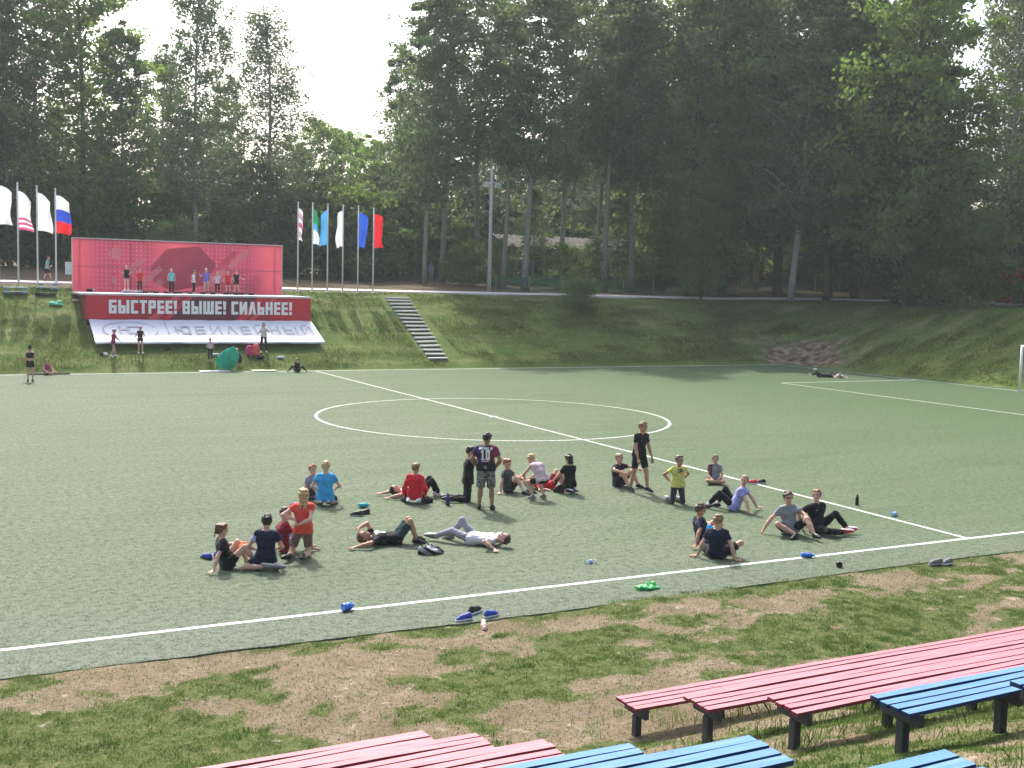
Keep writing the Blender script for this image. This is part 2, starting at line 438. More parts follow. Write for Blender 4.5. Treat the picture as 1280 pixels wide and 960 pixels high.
for i, (yf, zt) in enumerate(ROWS):
    blue = i >= 3; cl = 'blue' if blue else 'faded pink'
    if i < 5:
        lg = [7.13 + 1.18*k for k in range(10)]
        which = ['lowest row, nearest the pitch', 'second row from the pitch', 'third row, just below the blue benches'][i] if i < 3 else ['just above the pink benches', 'highest row in the right corner'][i-3]
        bench(7.0, 19.0, yf, zt, blue, f'{cl} plank bench right of the aisle, {which}', lg, 'plank benches right of the aisle')
    lg = [4.45 - 1.18*k for k in range(7)]
    which = ['lowest row, nearest the pitch', 'second row from the pitch', 'third row, just below the blue benches', 'just above the pink benches', 'wide one with its right end over the aisle', 'closest to the viewer at the bottom edge'][i]
    bench(-3.5, 4.58, yf, zt, blue, f'{cl} plank bench left of the aisle, {which}', lg, 'plank benches left of the aisle')

# ------------------------------------------------------------------ goal at the right end
g = empty('football_goal', (GX + .02, 39.05, 0)); tag(g, 'white football goal post standing on the right goal line', 'goal')
wp = simple('white_metal', (.75, .76, .75), .4, .05, 5, 0)
for s_ in (-1, 1):
    MB().tube([(0, s_*2.67, 0), (0, s_*2.67, 2.44)], .07, 12).build('post', wp, g)
MB().tube([(0, -2.73, 2.44), (0, 2.73, 2.44)], .06, 12).build('crossbar', wp, g)
for s_ in (-1, 1):
    MB().tube([(.06, s_*2.67, 2.38), (.5, s_*2.67, 2.3), (1.1, s_*2.67, .03), (.06, s_*2.67, .03)], .02, 8).build('side_frame', wp, g)

# ------------------------------------------------------------------ stage, backdrop, banner
GLY = {  # strokes on a 1 x 1 cell: boxes (x0,y0,x1,y1) in stroke thicknesses T, or quads; width
 'Б': (.78, 'L T M B rb'), 'Ы': (1.12, 'L M2 B2 sb R'), 'С': (.74, 'L T B'), 'Т': (.74, 'T C'), 'Р': (.76, 'L T M ru'), 'Е': (.70, 'L T M B'), '!': (.34, 'X'),
 'В': (.78, 'L T M B ru rb'), 'Ш': (1.12, 'L R C B'), 'И': (.84, 'L R D'), 'Л': (.84, 'A'), 'Ь': (.76, 'L M B rb'), 'Н': (.80, 'L R M'), 'Й': (.84, 'L R D K'), 'Ю': (1.16, 'L j o'), ' ': (.42, ''),
 '1': (.62, 'C f b1'), '0': (.74, 'L R T B'), 'N': (.84, 'L R d'), 'E': (.70, 'L T M B'), 'Y': (.8, 'Y'), 'M': (1.0, 'L R V'), 'A': (.84, 'A a'), 'R': (.78, 'L T M ru q'), 'J': (.7, 'R B jl'), 'U': (.78, 'L R B'), 'I': (.3, 'L'), 'F': (.7, 'L T M'), 'C': (.7, 'L T B')}
def stroke_text(body, w_, h_, t=.22, gap=.14, dep=.0, step=.0012, vt=1.):
    """lettering made of straight strokes, centred, standing up facing -Y"""
    mb = MB(); x = 0.; lst = []
    for ch in body:
        wd, st_ = GLY[ch]; lst.append((x, wd, st_)); x += wd + (gap if ch != ' ' else 0)
    tot = x - gap; sx = w_/tot; n = 0
    tx = t*h_/sx*vt                       # vertical strokes keep the same thickness as bars
    for x0, wd, st_ in lst:
        m_ = .5 - t*.5
        for k in st_.split():
            x1 = x0 + wd; xr = x1 - .0
            bx = dict(L=(x0, 0, x0+tx, 1), R=(x1-tx, 0, x1, 1), T=(x0, 1-t, x1, 1), B=(x0, 0, x1, t), M=(x0, m_, x1, m_+t), C=((x0+x1)/2-tx/2, 0, (x0+x1)/2+tx/2, 1), ru=(x1-tx, .5, x1, 1-t*.3), rb=(x1-tx, t*.3, x1, .5+t*.3),
                      M2=(x0, m_, x0+wd*.66, m_+t), B2=(x0, 0, x0+wd*.66, t), sb=(x0+wd*.66-tx, t*.3, x0+wd*.66, .5+t*.3), K=(x0+wd*.25, 1.10, x0+wd*.75, 1.10+t*.8), j=(x0, m_, x0+wd*.5, m_+t), jl=(x0, 0, x0+tx, .35), b1=(x0, 0, x1, t*.7), a=(x0+.1, .2, x1-.1, .2+t*.8))
            Q = []
            if k in bx: a, b, c, d = bx[k]; Q = [[(a, b), (c, b), (c, d), (a, d)]]
            elif k == 'D': Q = [[(x0, 0), (x0+tx, 0), (x1, 1), (x1-tx, 1)]]
            elif k == 'd': Q = [[(x1-tx, 0), (x1, 0), (x0+tx, 1), (x0, 1)]]
            elif k == 'A': c = (x0+x1)/2; Q = [[(x0, 0), (x0+tx, 0), (c+tx*.4, 1), (c-tx*.6, 1)], [(x1-tx, 0), (x1, 0), (c+tx*.6, 1), (c-tx*.4, 1)]]
            elif k == 'V': c = (x0+x1)/2; Q = [[(c-tx*.5, .3), (c+tx*.5, .3), (x0+tx, 1), (x0, 1)], [(c-tx*.5, .3), (c+tx*.5, .3), (x1, 1), (x1-tx, 1)]]
            elif k == 'Y': c = (x0+x1)/2; Q = [[(c-tx*.5, .4), (c+tx*.5, .4), (x0+tx, 1), (x0, 1)], [(c-tx*.5, .4), (c+tx*.5, .4), (x1, 1), (x1-tx, 1)], [(c-tx*.5, 0), (c+tx*.5, 0), (c+tx*.5, .42), (c-tx*.5, .42)]]
            elif k == 'q': Q = [[(x1-tx, 0), (x1, 0), (x0+wd*.5+tx*.5, .5), (x0+wd*.5-tx*.5, .5)]]
            elif k == 'f': c = (x0+x1)/2; Q = [[(x0, .70), (c, .82), (c, 1), (x0, .86)]]
            elif k == 'X': c = (x0+x1)/2; Q = [[(c-tx*.4, .34), (c+tx*.4, .34), (c+tx*.58, 1), (c-tx*.58, 1)], [(c-tx*.5, 0), (c+tx*.5, 0), (c+tx*.5, .24), (c-tx*.5, .24)]]
            elif k == 'o': a = x0+wd*.36; Q = [[(a, .06), (a+tx, .06), (a+tx, .94), (a, .94)], [(x1-tx, .06), (x1, .06), (x1, .94), (x1-tx, .94)], [(a+.02, 0), (x1-.02, 0), (x1-.02, t), (a+.02, t)], [(a+.02, 1-t), (x1-.02, 1-t), (x1-.02, 1), (a+.02, 1)]]
            for q in Q:
                n += 1; z = -(n % 7)*step
                p = [((u - tot/2)*sx, (v - .5)*h_) for u, v in q]
                if dep: mb.prism(p, z - dep, 0, lambda u, v, d: (u, d, v))
                else: mb.add([(u, z, v) for u, v in p], [tuple(range(len(p)))])
    me = mb.mesh('lettering'); bm = bmesh.new(); bm.from_mesh(me); bmesh.ops.recalc_face_normals(bm, faces=bm.faces) if dep else None; bm.to_mesh(me); bm.free(); return me
X0, X1, YF, YB, ZD = 8.05, 20.92, 66.9, 73.2, 4.03
stg = empty('stage', ((X0+X1)/2, YF, 2.6)); tag(stg, 'red open-air stage with slogan fascia, pale deck and printed backdrop', 'stage')
ox, oy, oz = stg.location
def SB(): return MB()
deckm = simple('deck_board', (.50, .49, .48), .75, .1, 2, .2, 20)
b = MB(); b.box((X0-ox-.25, .0-.04, ZD-oz-.10), (X1-ox+.1, YB-oy, ZD-oz)); b.build('deck', deckm, stg)
redm = simple('banner_red', (.56, .022, .04), .5, .08, 1.2, .05, 6)
darkm = simple('banner_maroon', (.13, .012, .028), .5, .12, 1.5, .05, 6)
pinkm = simple('banner_pinkred', (.62, .07, .10), .5, .08, 1.2, .05, 6)
sidem = simple('stage_side', (.20, .02, .025), .7, .2, 3, .2)
whitem = simple('letter_white', (.80, .78, .76), .6, .03, 5, 0)
b = MB(); b.box((X0-ox, 0, -.02), (X1-ox, .08, ZD-oz-.103)); fr = b.build('front_panel', redm, stg)
b = MB(); b.box((X0-ox, .083, -1.2), (X0-ox+.06, YB-oy, ZD-oz-.103)); b.box((X1-ox-.06, .083, -1.2), (X1-ox, YB-oy, ZD-oz-.103)); b.build('side_panel', sidem, stg)
b = MB(); b.box((X0-ox+.03, .02, -.32), (X1-ox-.03, .075, -.023)); b.build('gap_shade_strip', simple('dark_void', (.03, .028, .028), .9), stg)  # near-black strip painting in the shade of the gap below the front panel
FH = ZD - oz - .103
def thin(mt, f=.5):
    t_ = mt.node_tree; b_ = t_.nodes['Principled BSDF']; o_ = t_.nodes['Material Output']
    tr = t_.nodes.new('ShaderNodeBsdfTranslucent'); mx = t_.nodes.new('ShaderNodeMixShader'); mx.inputs[0].default_value = f
    lk_ = b_.inputs['Base Color'].links
    if lk_: t_.links.new(lk_[0].from_socket, tr.inputs[0])
    t_.links.new(b_.outputs[0], mx.inputs[1]); t_.links.new(tr.outputs[0], mx.inputs[2]); t_.links.new(mx.outputs[0], o_.inputs[0]); return mt
def fpoly(poly, name, mt, dep, par=stg, y0=0.):
    if y0 > 1: return MB().add([(u, y0 - dep, v) for u, v in poly], [tuple(range(len(poly)))]).build(name, mt, par)
    mb = MB(); mb.prism(poly, y0 - dep, y0 - .0015, lambda u, v, d: (u, d, v)); return mb.build(name, mt, par)
# printed shapes on the fascia (u from -6.4 to 6.4, v from 0 to FH)
fpoly([(-1.9, 0), (2.2, 0), (3.1, FH-.01), (-1.0, FH-.01)], 'printed_patch', darkm, .004, stg)
def dots_mat(name, base, dot, n_, ulo, uhi, rad):
    m = N(name); co = m.co(); s3 = m.n('ShaderNodeSeparateXYZ'); m.l(co, s3.inputs[0])
    fu = m.math('SUBTRACT', m.math('FRACT', m.math('MULTIPLY', s3.outputs[0], n_)), .5); fv = m.math('SUBTRACT', m.math('FRACT', m.math('MULTIPLY', s3.outputs[2], n_)), .5)
    d = m.math('SQRT', m.math('ADD', m.math('MULTIPLY', fu, fu), m.math('MULTIPLY', fv, fv)))
    mr = m.n('ShaderNodeMapRange', i={'From Min': ulo, 'From Max': uhi, 'To Min': rad, 'To Max': .0}); m.l(m.math('ABSOLUTE', s3.outputs[0]), mr.inputs[0])
    m.col(m.mix(m.math('LESS_THAN', d, mr.outputs[0]), base, dot)); m.rough(.55, .2); return m.m
for sgn in (-1, 1):
    mm = dots_mat('fascia_dots', (.56, .022, .04), (.22, .012, .028), 6., 3.4, 5.4, .42) if sgn < 0 else bpy.data.materials['fascia_dots']
    fpoly([(sgn*1.9 + .3, .02), (sgn*5.2, .02), (sgn*5.2, FH-.02), (sgn*1.9 + .9, FH-.02)][::sgn], 'dotted_print', mm, .003, stg)
for u, wd in ((-3.1, .5), (-2.3, .35), (1.9, .55), (2.7, .3)):
    fpoly([(u, .01), (u+wd, .01), (u+wd+1.35, FH-.015), (u+1.35, FH-.015)], 'printed_stripe', redm if abs(u) < 2.5 else pinkm, .006, stg)
me = stroke_text('БЫСТРЕЕ! ВЫШЕ! СИЛЬНЕЕ!', 10.5, .76, .205, .16, .02)
o = link('slogan_lettering', me, stg, whitem); o.location = (.02, -.010, FH*.53)
# backdrop
BX0, BX1 = X0 + .02, X1 - .02; BZ0, BZ1 = ZD, 7.22
m = N('backdrop_print'); co = m.co(); s3 = m.n('ShaderNodeSeparateXYZ'); m.l(co, s3.inputs[0])
fu = m.math('SUBTRACT', m.math('FRACT', m.math('MULTIPLY', s3.outputs[0], 3.9)), .5); fv = m.math('SUBTRACT', m.math('FRACT', m.math('MULTIPLY', s3.outputs[2], 3.9)), .5)
dd = m.math('SQRT', m.math('ADD', m.math('MULTIPLY', fu, fu), m.math('MULTIPLY', fv, fv)))
au = m.math('ABSOLUTE', m.math('SUBTRACT', m.math('ABSOLUTE', m.math('ADD', s3.outputs[0], .3)), 3.1))
dk = m.n('ShaderNodeMapRange', i={'From Min': 1.4, 'From Max': 2.6, 'To Min': 1., 'To Max': 0.}); m.l(au, dk.inputs[0])
red0 = m.ramp(m.noise(.7, 3, co), [(.3, (.66, .10, .145)), (.7, (.74, .13, .175))])
darkred = m.mix(m.math('MULTIPLY', dk.outputs[0], .72), red0, (.36, .045, .10))
rad = m.math('MULTIPLY', dk.outputs[0], .22)
m.col(m.mix(m.math('LESS_THAN', dd, rad), darkred, (.60, .17, .22))); m.rough(.55, .2)
thin(m.m, .24)
b = MB(); b.add([(BX0-ox, YB-oy+.002, BZ0-oz), (BX1-ox, YB-oy+.002, BZ0-oz), (BX1-ox, YB-oy+.002, BZ1-oz), (BX0-ox, YB-oy+.002, BZ1-oz)], [(0, 1, 2, 3)]); bd = b.build('backdrop_panel', m.m, stg)
yb = YB - oy + .002; zb = BZ0 - oz
bmar = simple('backdrop_maroon', (.52, .13, .19), .6, .1, 1.2, .05, 6)
bpink = simple('backdrop_pink', (.88, .40, .42), .6, .08, 1.2, .05, 6)
bred = simple('backdrop_red', (.80, .20, .24), .6, .08, 1.2, .05, 6)
for q_ in (bmar, bpink, bred): thin(q_)
fpoly([(-1.9, 1.55), (-.9, 2.75), (1.1, 2.95), (2.15, 1.85), (1.5, .55), (-.6, .1), (-1.7, .7)], 'printed_patch', bmar, .004, stg, yb).location = (0, 0, zb)
for (u, v, l_, wd) in ((-3.5, 1.2, 1.45, .32), (-2.6, .55, 1.7, .34), (1.1, .3, 2.0, .4), (2.2, 1.8, 1.5, .35), (2.85, 1.75, 1.75, .3)):
    c45 = .74; s45 = .67
    p = [(u, v), (u + wd*s45, v - wd*c45), (u + wd*s45 + l_*c45, v - wd*c45 + l_*s45), (u + l_*c45, v + l_*s45)]
    p = [(a, max(.02, min(3.1, q))) for a, q in p]
    fpoly(p, 'printed_stripe', bpink if u < 1.2 or u > 2.5 else bred, .007, stg, yb).location = (0, 0, zb)
for (u, v, r_) in ((-3.95, 2.35, .37), (-1.35, .62, .24), (-4.1, .75, .22)):
    fpoly([(u + r_*math.cos(t), v + r_*math.sin(t)) for t in np.linspace(0, 2*math.pi, 25)[:-1]], 'printed_circle', bpink, .009, stg, yb).location = (0, 0, zb)
alu = simple('alu_frame', (.62, .60, .60), .4, .05, 5, 0)
mb = MB(); x0_, x1_ = BX0-ox, BX1-ox; z1_ = BZ1-oz
mb.box((x0_-.05, yb-.03, zb), (x0_-.002, yb+.1, z1_+.05)); mb.box((x1_+.002, yb-.03, zb), (x1_+.05, yb+.1, z1_+.05)); mb.box((x0_, yb-.03, z1_+.002), (x1_, yb+.1, z1_+.05))
mb.build('backdrop_frame', alu, stg)
seam = simple('panel_seam', (.40, .10, .15), .6)
mb = MB()
for u in (-4.2, -2.1, 0.35, 2.1, 4.2): mb.box((u-.014, yb-.014, zb+.01), (u+.014, yb-.0005, z1_-.01))
mb.box((x0_, yb-.017, zb+1.50), (x1_, yb-.0145, zb+1.54)); mb.build('panel_seam', seam, stg)
mb = MB()
for u in (-6, -3, 0, 3, 6): mb.tube([(u, yb+.15, zb), (u, yb+.15, z1_)], .04, 8); mb.tube([(u, yb+1.6, zb), (u, yb+.15, z1_-.3)], .03, 8)
mb.build('backdrop_brace', alu, stg)
mb = MB(); mb.box((x0_-.42, yb-.02, zb+1.0), (x0_-.06, yb+.12, zb+1.75)); bevel(mb.build('electric_box', simple('box_white', (.62,.62,.6), .5), stg), .02, 2)

ban = empty('sloped_banner', (14.55, 64.1, 1.28)); tag(ban, 'white vinyl banner with grey logo pegged flat on the grass bank', 'banner')
ang = math.atan2(1.15, 2.8); ban.rotation_euler = (ang, 0, 0)
blen = math.hypot(1.15, 2.8)
nu, nv = 60, 14; V = []; F = []
for j in range(nv+1):
    for i in range(nu+1):
        u = -6.37 + 12.74*i/nu; v = blen*j/nv
        V.append((u, v, .16 + .012*math.sin(u*2.1+v) + .008*math.sin(u*5.3-v*3)))
for j in range(nv):
    for i in range(nu): a = j*(nu+1)+i; F.append((a, a+1, a+nu+2, a+nu+1))
k = len(V); V += [(a, b_, c_-.05) for a, b_, c_ in V[:nu+1]]
F += [(k+i, k+i+1, i+1, i) for i in range(nu)]
link('banner_sheet', mesh_np('banner_sheet', V, F, smooth=True), ban, simple('vinyl_white', (.80, .79, .80), .55, .04, 1.5, .05, 4))
greyl = simple('logo_grey', (.52, .51, .55), .6, .35, 2, 0)
me = stroke_text('ЮБИЛЕЙНЫЙ', 7.9, 1.05, .15, .44, .004, .0004, .55)
o = link('banner_lettering', me, ban, greyl); o.rotation_euler = (-R(90), 0, 0); o.location = (2.05, 1.62, .195); o.scale = (1, 1, 1)
me = stroke_text('Ю', 1.2, .95, .15, .3, .004, .0004, .6)
o = link('banner_lettering', me, ban, greyl); o.rotation_euler = (-R(90), 0, 0); o.location = (-4.35, 1.62, .195)
V, F = ribbon([(-4.35 + 1.45*math.cos(t), 1.55 + 1.12*math.sin(t)) for t in np.linspace(.35, 2*math.pi-.15, 60)], .085, .195)
mb = MB(); mb.add(V, F); mb.add(*ribbon([(-2.35, .55), (-2.35, 2.75)], .07, .195)); mb.build('banner_emblem', greyl, ban)
# ------------------------------------------------------------------ flags and poles
def flag(x, y, zt, wd, ht, bands, label, dx=1., sag=.35, ph=0., nm='flag'):
    """cloth hanging from its hoist on the pole; bands = list of (v_from_top, material)"""
    nu, nv = 18, 32; V = []; F = []; mi = []
    mats = []
    for _, mt in bands:
        if mt not in mats: mats.append(mt)
    for j in range(nv+1):
        for i in range(nu+1):
            u = i/nu; v = j/nv
            uu_ = u*wd*(1 - .12*math.sin(v*3.1+ph)) ; fall = sag*u*u*1.0 + .10*u*math.sin(v*5+ph)
            yy = .16*u*math.sin(u*7 + v*2.2 + ph) + .07*u*math.sin(v*9+ph*2)
            V.append((dx*(.05 + uu_*.95 + .05*u*math.sin(v*6+ph)), yy, -v*ht*(1-.05*u) - fall*(1-.5*v)))
    for j in range(nv):
        for i in range(nu):
            a = j*(nu+1)+i; F.append((a, a+1, a+nu+2, a+nu+1))
            v = (j+.5)/nv; mt = bands[-1][1]
            for lim, q in bands:
                if v < lim: mt = q; break
            mi.append(mats.index(mt))
    me = mesh_np(nm, V, F, mi, True)
    o = link(nm, me, None, mats); o.location = (x, y, zt); tag(o, label, 'flag', 'flags on the white poles'); return o
def flagcloth(name, c):
    m = N(name); m.col(c); m.rough(.75, .15)
    tr = m.n('ShaderNodeBsdfTranslucent'); tr.inputs[0].default_value = (*c, 1)
    mx = m.n('ShaderNodeMixShader'); mx.inputs[0].default_value = .45
    m.l(m.b.outputs[0], mx.inputs[1]); m.l(tr.outputs[0], mx.inputs[2]); m.l(mx.outputs[0], m.out.inputs[0])
    m.bump(m.noise(5, 2, m.co()), .3, .05); return m.m
fW = flagcloth('flag_white', (.78, .78, .78)); fB = flagcloth('flag_blue', (.035, .08, .52)); fR = flagcloth('flag_red', (.66, .02, .03))
fP = flagcloth('flag_pink', (.60, .10, .22)); fG = flagcloth('flag_green', (.02, .27, .10)); fS = flagcloth('flag_sky', (.08, .36, .68)); fM = flagcloth('flag_mauve', (.50, .38, .46)); fN = flagcloth('flag_royal', (.03, .11, .60))
polem = simple('pole_white', (.68, .68, .67), .45, .05, 4, 0)
def pole(x, y, zt, label):
    z0 = H(x, y); p = empty('flagpole', (x, y, z0)); tag(p, label, 'flagpole', 'white flagpoles beside the stage'); h = zt - z0
    MB().tube([(0, 0, -.1), (0, 0, h)], [.055, .04], 10).build('shaft', polem, p)
    MB().lathe([(.01, h), (.055, h+.03), (.06, h+.07), (.03, h+.115), (.005, h+.125)], 10).build('finial', polem, p)
    MB().lathe([(.14, -.02), (.14, .05), (.07, .07)], 12).build('base_plate', polem, p)
    return p
lefts = [(3.96, 10.2, 'leftmost pole of the left group, cut by the frame edge'), (5.0, 10.16, 'second pole of the left group, with the pink-striped flag'), (6.04, 10.05, 'third pole of the left group, with a plain white flag'), (7.05, 9.95, 'pole nearest the stage on the left, with the tricolour')]
for x, zt, lb in lefts: pole(x, 72.3, zt, 'white flagpole, ' + lb)
flag(3.96, 72.3, 10.05, .74, 2.25, [(1, fW)], 'plain white flag at the left edge of the frame', 1, .35, .3)
flag(5.0, 72.3, 9.8, .74, 2.25, [(.70, fW), (.76, fP), (.82, fW), (.87, fP), (.93, fW), (1, fP)], 'white flag with pink stripes along its lower edge', 1, .5, 1.2)
flag(6.04, 72.3, 9.75, .72, 2.2, [(1, fW)], 'plain white flag between the striped flag and the tricolour', 1, .45, 2.3)
flag(7.05, 72.3, 9.65, .74, 2.2, [(.37, fW), (.68, fB), (1, fR)], 'white, blue and red tricolour flag left of the stage', 1, .4, 3.)
rights = [(21.93, 10.02, 'narrow white and mauve flag', .32, [(.12, fW), (.3, fM), (.44, fW), (.6, fP), (.72, fW), (.9, fM), (1, fW)], 1, 2.1),
          (22.91, 10.02, 'green, blue and white flag', .42, [(.42, fG), (.58, fS), (1, fW)], 1, 2.3),
          (23.95, 10.0, 'sky blue flag blown to the left', .5, [(1, fS)], -1, 2.3),
          (25.01, 9.98, 'plain white flag hanging left of its pole', .42, [(1, fW)], -1, 2.35),
          (26.08, 9.98, 'royal blue flag', .62, [(1, fN)], 1, 2.3),
          (27.17, 9.9, 'bright red flag', .72, [(1, fR)], 1, 2.3)]
for k, (x, zt, what, wd, bands, dx, ht) in enumerate(rights):
    pole(x, 73.0, zt, 'white flagpole right of the stage carrying the ' + what)
    flag(x, 73.0, zt - (.3 if k != 4 else .35), wd, ht, bands, what + ' on a pole right of the stage', dx, .45 if k != 5 else .2, k*1.3)

# ------------------------------------------------------------------ floodlight post and cables
lp = empty('floodlight_post', (37.75, 76.6, H(37.75, 76.6))); tag(lp, 'tall pale concrete post with two small floodlights by the path', 'light post')
pc = simple('post_concrete', (.42, .42, .40), .9, .1, 3, .2, 20); zz = 13.65 - lp.location.z; za_ = 12.35 - lp.location.z
MB().tube([(0, 0, -.2), (0, 0, zz)], [.16, .10], 10).build('post', pc, lp)
MB().tube([(-.62, -.12, za_+.25), (.62, -.12, za_+.25)], .03, 6).build('crossarm', pc, lp)
MB().tube([(0, 0, zz), (0, 0, zz+.7)], .02, 6).build('rod', pc, lp)
lm = simple('lamp_case', (.55, .56, .57), .4, .05, 4, 0)
for s_ in (-.42, .42):
    b = MB(); b.box((s_-.23, -.30, za_-.13), (s_+.23, -.14, za_+.2), rot=Matrix.Rotation(R(14), 3, 'X')); o = bevel(b.build('floodlight', lm, lp), .03, 2)
    b = MB(); b.box((s_-.19, -.325, za_-.12), (s_+.19, -.318, za_+.16), rot=Matrix.Rotation(R(14), 3, 'X'), piv=(s_, -.22, za_+.03)); b.build('lens', simple('lamp_glass', (.62,.66,.70), .15, .02, 3, 0, 0, .6), o)
cabm = simple('cable_black', (.03, .03, .03), .6)
for k, (dz, zl) in enumerate(((-.9, 12.0),)):
    pts = [(37.75 - 60*t, 76.6 + 8*t, (13.65+dz) + (zl - 13.65 - dz)*t - 1.6*4*t*(1-t)*.6) for t in np.linspace(0, 1, 30)]
    o = MB().tube(pts, .009, 5).build('overhead_cable', cabm); tag(o, 'thin black cable strung left from the floodlight post', 'cable')

# ------------------------------------------------------------------ green fence, shed, red tent
fn = empty('mesh_fence', (39.6, 79.2, 5.0)); tag(fn, 'low green wire mesh fence behind the path', 'fence')
gpost = simple('fence_green', (.10, .32, .15), .6, .15, 4, 0)
m = N('fence_mesh'); m.col((.03, .11, .07)); tb = m.n('ShaderNodeBsdfTransparent'); mx = m.n('ShaderNodeMixShader')
s3 = m.n('ShaderNodeSeparateXYZ'); m.l(m.co(), s3.inputs[0])
fx = m.math('LESS_THAN', m.math('FRACT', m.math('MULTIPLY', s3.outputs[0], 16.)), .22); fz = m.math('LESS_THAN', m.math('FRACT', m.math('MULTIPLY', s3.outputs[2], 9.)), .2)
m.l(m.math('MAXIMUM', fx, fz), mx.inputs[0]); m.l(tb.outputs[0], mx.inputs[1]); m.l(m.b.outputs[0], mx.inputs[2]); m.l(mx.outputs[0], m.out.inputs[0])
fpx = [39.6 + 2.95*k for k in range(14)]
for x in fpx:
    MB().tube([(x-39.6, 0, H(x, 79.2)-5.1), (x-39.6, 0, H(x, 79.2)-5+1.2)], .045, 8).build('fence_post', gpost, fn)
mb = MB()
for a, b_ in zip(fpx[:-1], fpx[1:]): mb.box((a-39.6+.05, -.008, H(a, 79.2)-5+.03), (b_-39.6-.05, .008, H(a, 79.2)-5+1.12))
mb.build('wire_mesh', m.m, fn)
sh = empty('garden_shed', (52.6, 90, 4.95)); tag(sh, 'long low green-netted shed with pale corrugated roof in the wood', 'shed')
netm = N('green_netting'); co = netm.co(); netm.col(netm.ramp(netm.noise(.9, 5, co, .7), [(.3, (.02, .07, .05)), (.5, (.05, .16, .115)), (.7, (.09, .24, .17))])); netm.rough(.8, .2); netm.bump(netm.noise(1.6, 3, co), .8, .2)
b = MB(); b.box((-6.8, -1, -.3), (8.0, 4, 3.3)); b.build('wall', netm.m, sh)
rf = simple('roof_sheet', (.13, .125, .12), .95, .2, 1.5, .2, 40, 0, .05)
V = []; F = []; n = 120
for i in range(n+1):
    x = -7.4 + 16*i/n; dz = .05*math.sin(i*math.pi/2)
    V += [(x, -1.9, 3.42+dz), (x, 1.5, 4.6+dz), (x, 4.9, 3.42+dz)]
for i in range(n): F += [(3*i, 3*i+3, 3*i+4, 3*i+1), (3*i+1, 3*i+4, 3*i+5, 3*i+2)]
link('roof', mesh_np('roof', V, F), sh, rf)
for x in (-6.2, -3.4, -.6, 2.2, 5., 7.6): MB().tube([(x, -1.12, -.2), (x, -1.12, 3.3)], .06, 6).build('wall_post', gpost, sh)
rt = empty('red_tent', (72.2, 57.2, H(72.2, 57.2))); tag(rt, 'red fabric tent half hidden behind the bush at the right edge', 'tent')
redt = cloth('tent_red', (.55, .03, .02))
mb = MB(); mb.box((-1.4, -1.4, 0), (-1.36, 1.4, 2.1)); mb.box((1.36, -1.4, 0), (1.4, 1.4, 2.1)); mb.box((-1.35, 1.36, 0), (1.35, 1.4, 2.1)); mb.build('side_wall', redt, rt)
mb = MB(); mb.add([(-1.6,-1.6,2.12),(1.6,-1.6,2.12),(1.6,1.6,2.12),(-1.6,1.6,2.12),(0,0,2.95)], [(0,1,4),(1,2,4),(2,3,4),(3,0,4),(3,2,1,0)]); mb.build('canopy', redt, rt)
for a in (-1.45, 1.45):
    for b_ in (-1.45, 1.45): MB().tube([(a, b_, -.1), (a, b_, 2.1)], .03, 6).build('pole', wp, rt)

# ------------------------------------------------------------------ trees
def leafmat(name, c, tr_c, tr=.35, var=.35, rough=.5):
    m = N(name); co = m.co(); oi = m.n('ShaderNodeObjectInfo')
    f = m.noise(.9, 3, co, .6); g = m.noise(6, 2, co)
    a = tuple(x*(1-var) for x in c); b = tuple(x*(1+var) for x in c)
    cc = m.ramp(f, [(.32, a), (.55, c), (.72, b)])
    hs = m.n('ShaderNodeHueSaturation'); m.l(cc, hs.inputs['Color'])
    m.l(m.math('ADD', m.math('MULTIPLY', oi.outputs['Random'], .05), .475), hs.inputs['Hue'])
    m.l(m.math('ADD', m.math('MULTIPLY', oi.outputs['Random'], .5), .75), hs.inputs['Value'])
    m.l(hs.outputs[0], m.b.inputs['Base Color']); m.rough(rough, .25)
    t = m.n('ShaderNodeBsdfTranslucent'); h2 = m.mix(.5, tr_c, hs.outputs[0]); m.l(m.mix(.35, tr_c, hs.outputs[0]), t.inputs[0])
    mx = m.n('ShaderNodeMixShader'); mx.inputs[0].default_value = tr
    m.l(m.b.outputs[0], mx.inputs[1]); m.l(t.outputs[0], mx.inputs[2]); m.l(mx.outputs[0], m.out.inputs[0]); return m.m
LF_birch = leafmat('birch_leaf', (.085, .118, .062), (.15, .21, .07), .40)
LF_aspen = leafmat('aspen_leaf', (.082, .125, .062), (.16, .25, .07), .42)
LF_maple = leafmat('maple_leaf', (.085, .145, .045), (.24, .40, .06), .48)
LF_shrub = leafmat('shrub_leaf', (.075, .125, .042), (.18, .30, .05), .44)
LF_dark = leafmat('dark_leaf', (.060, .088, .048), (.12, .17, .06), .36)
def barkm(name, c, dark, sc=(3, 3, 1.2), thr=.58):
    m = N(name); co = m.co(); mp = m.n('ShaderNodeMapping', i={'Scale': sc}); m.l(co, mp.inputs[0])
    f = m.noise(2.2, 5, mp.outputs[0], .7); m.col(m.mix(m.ramp(f, [(thr, (0,0,0)), (thr+.08, (1,1,1))]), c, dark)); m.rough(.85, .15); m.bump(f, .6, .04); return m.m
BK_birch = barkm('birch_bark', (.34, .325, .31), (.05, .045, .04), (1.5, 1.5, 3))
BK_aspen = barkm('aspen_bark', (.22, .22, .185), (.08, .075, .06), (2, 2, 1.5))
BK_dark = barkm('dark_bark', (.085, .07, .055), (.04, .032, .025))

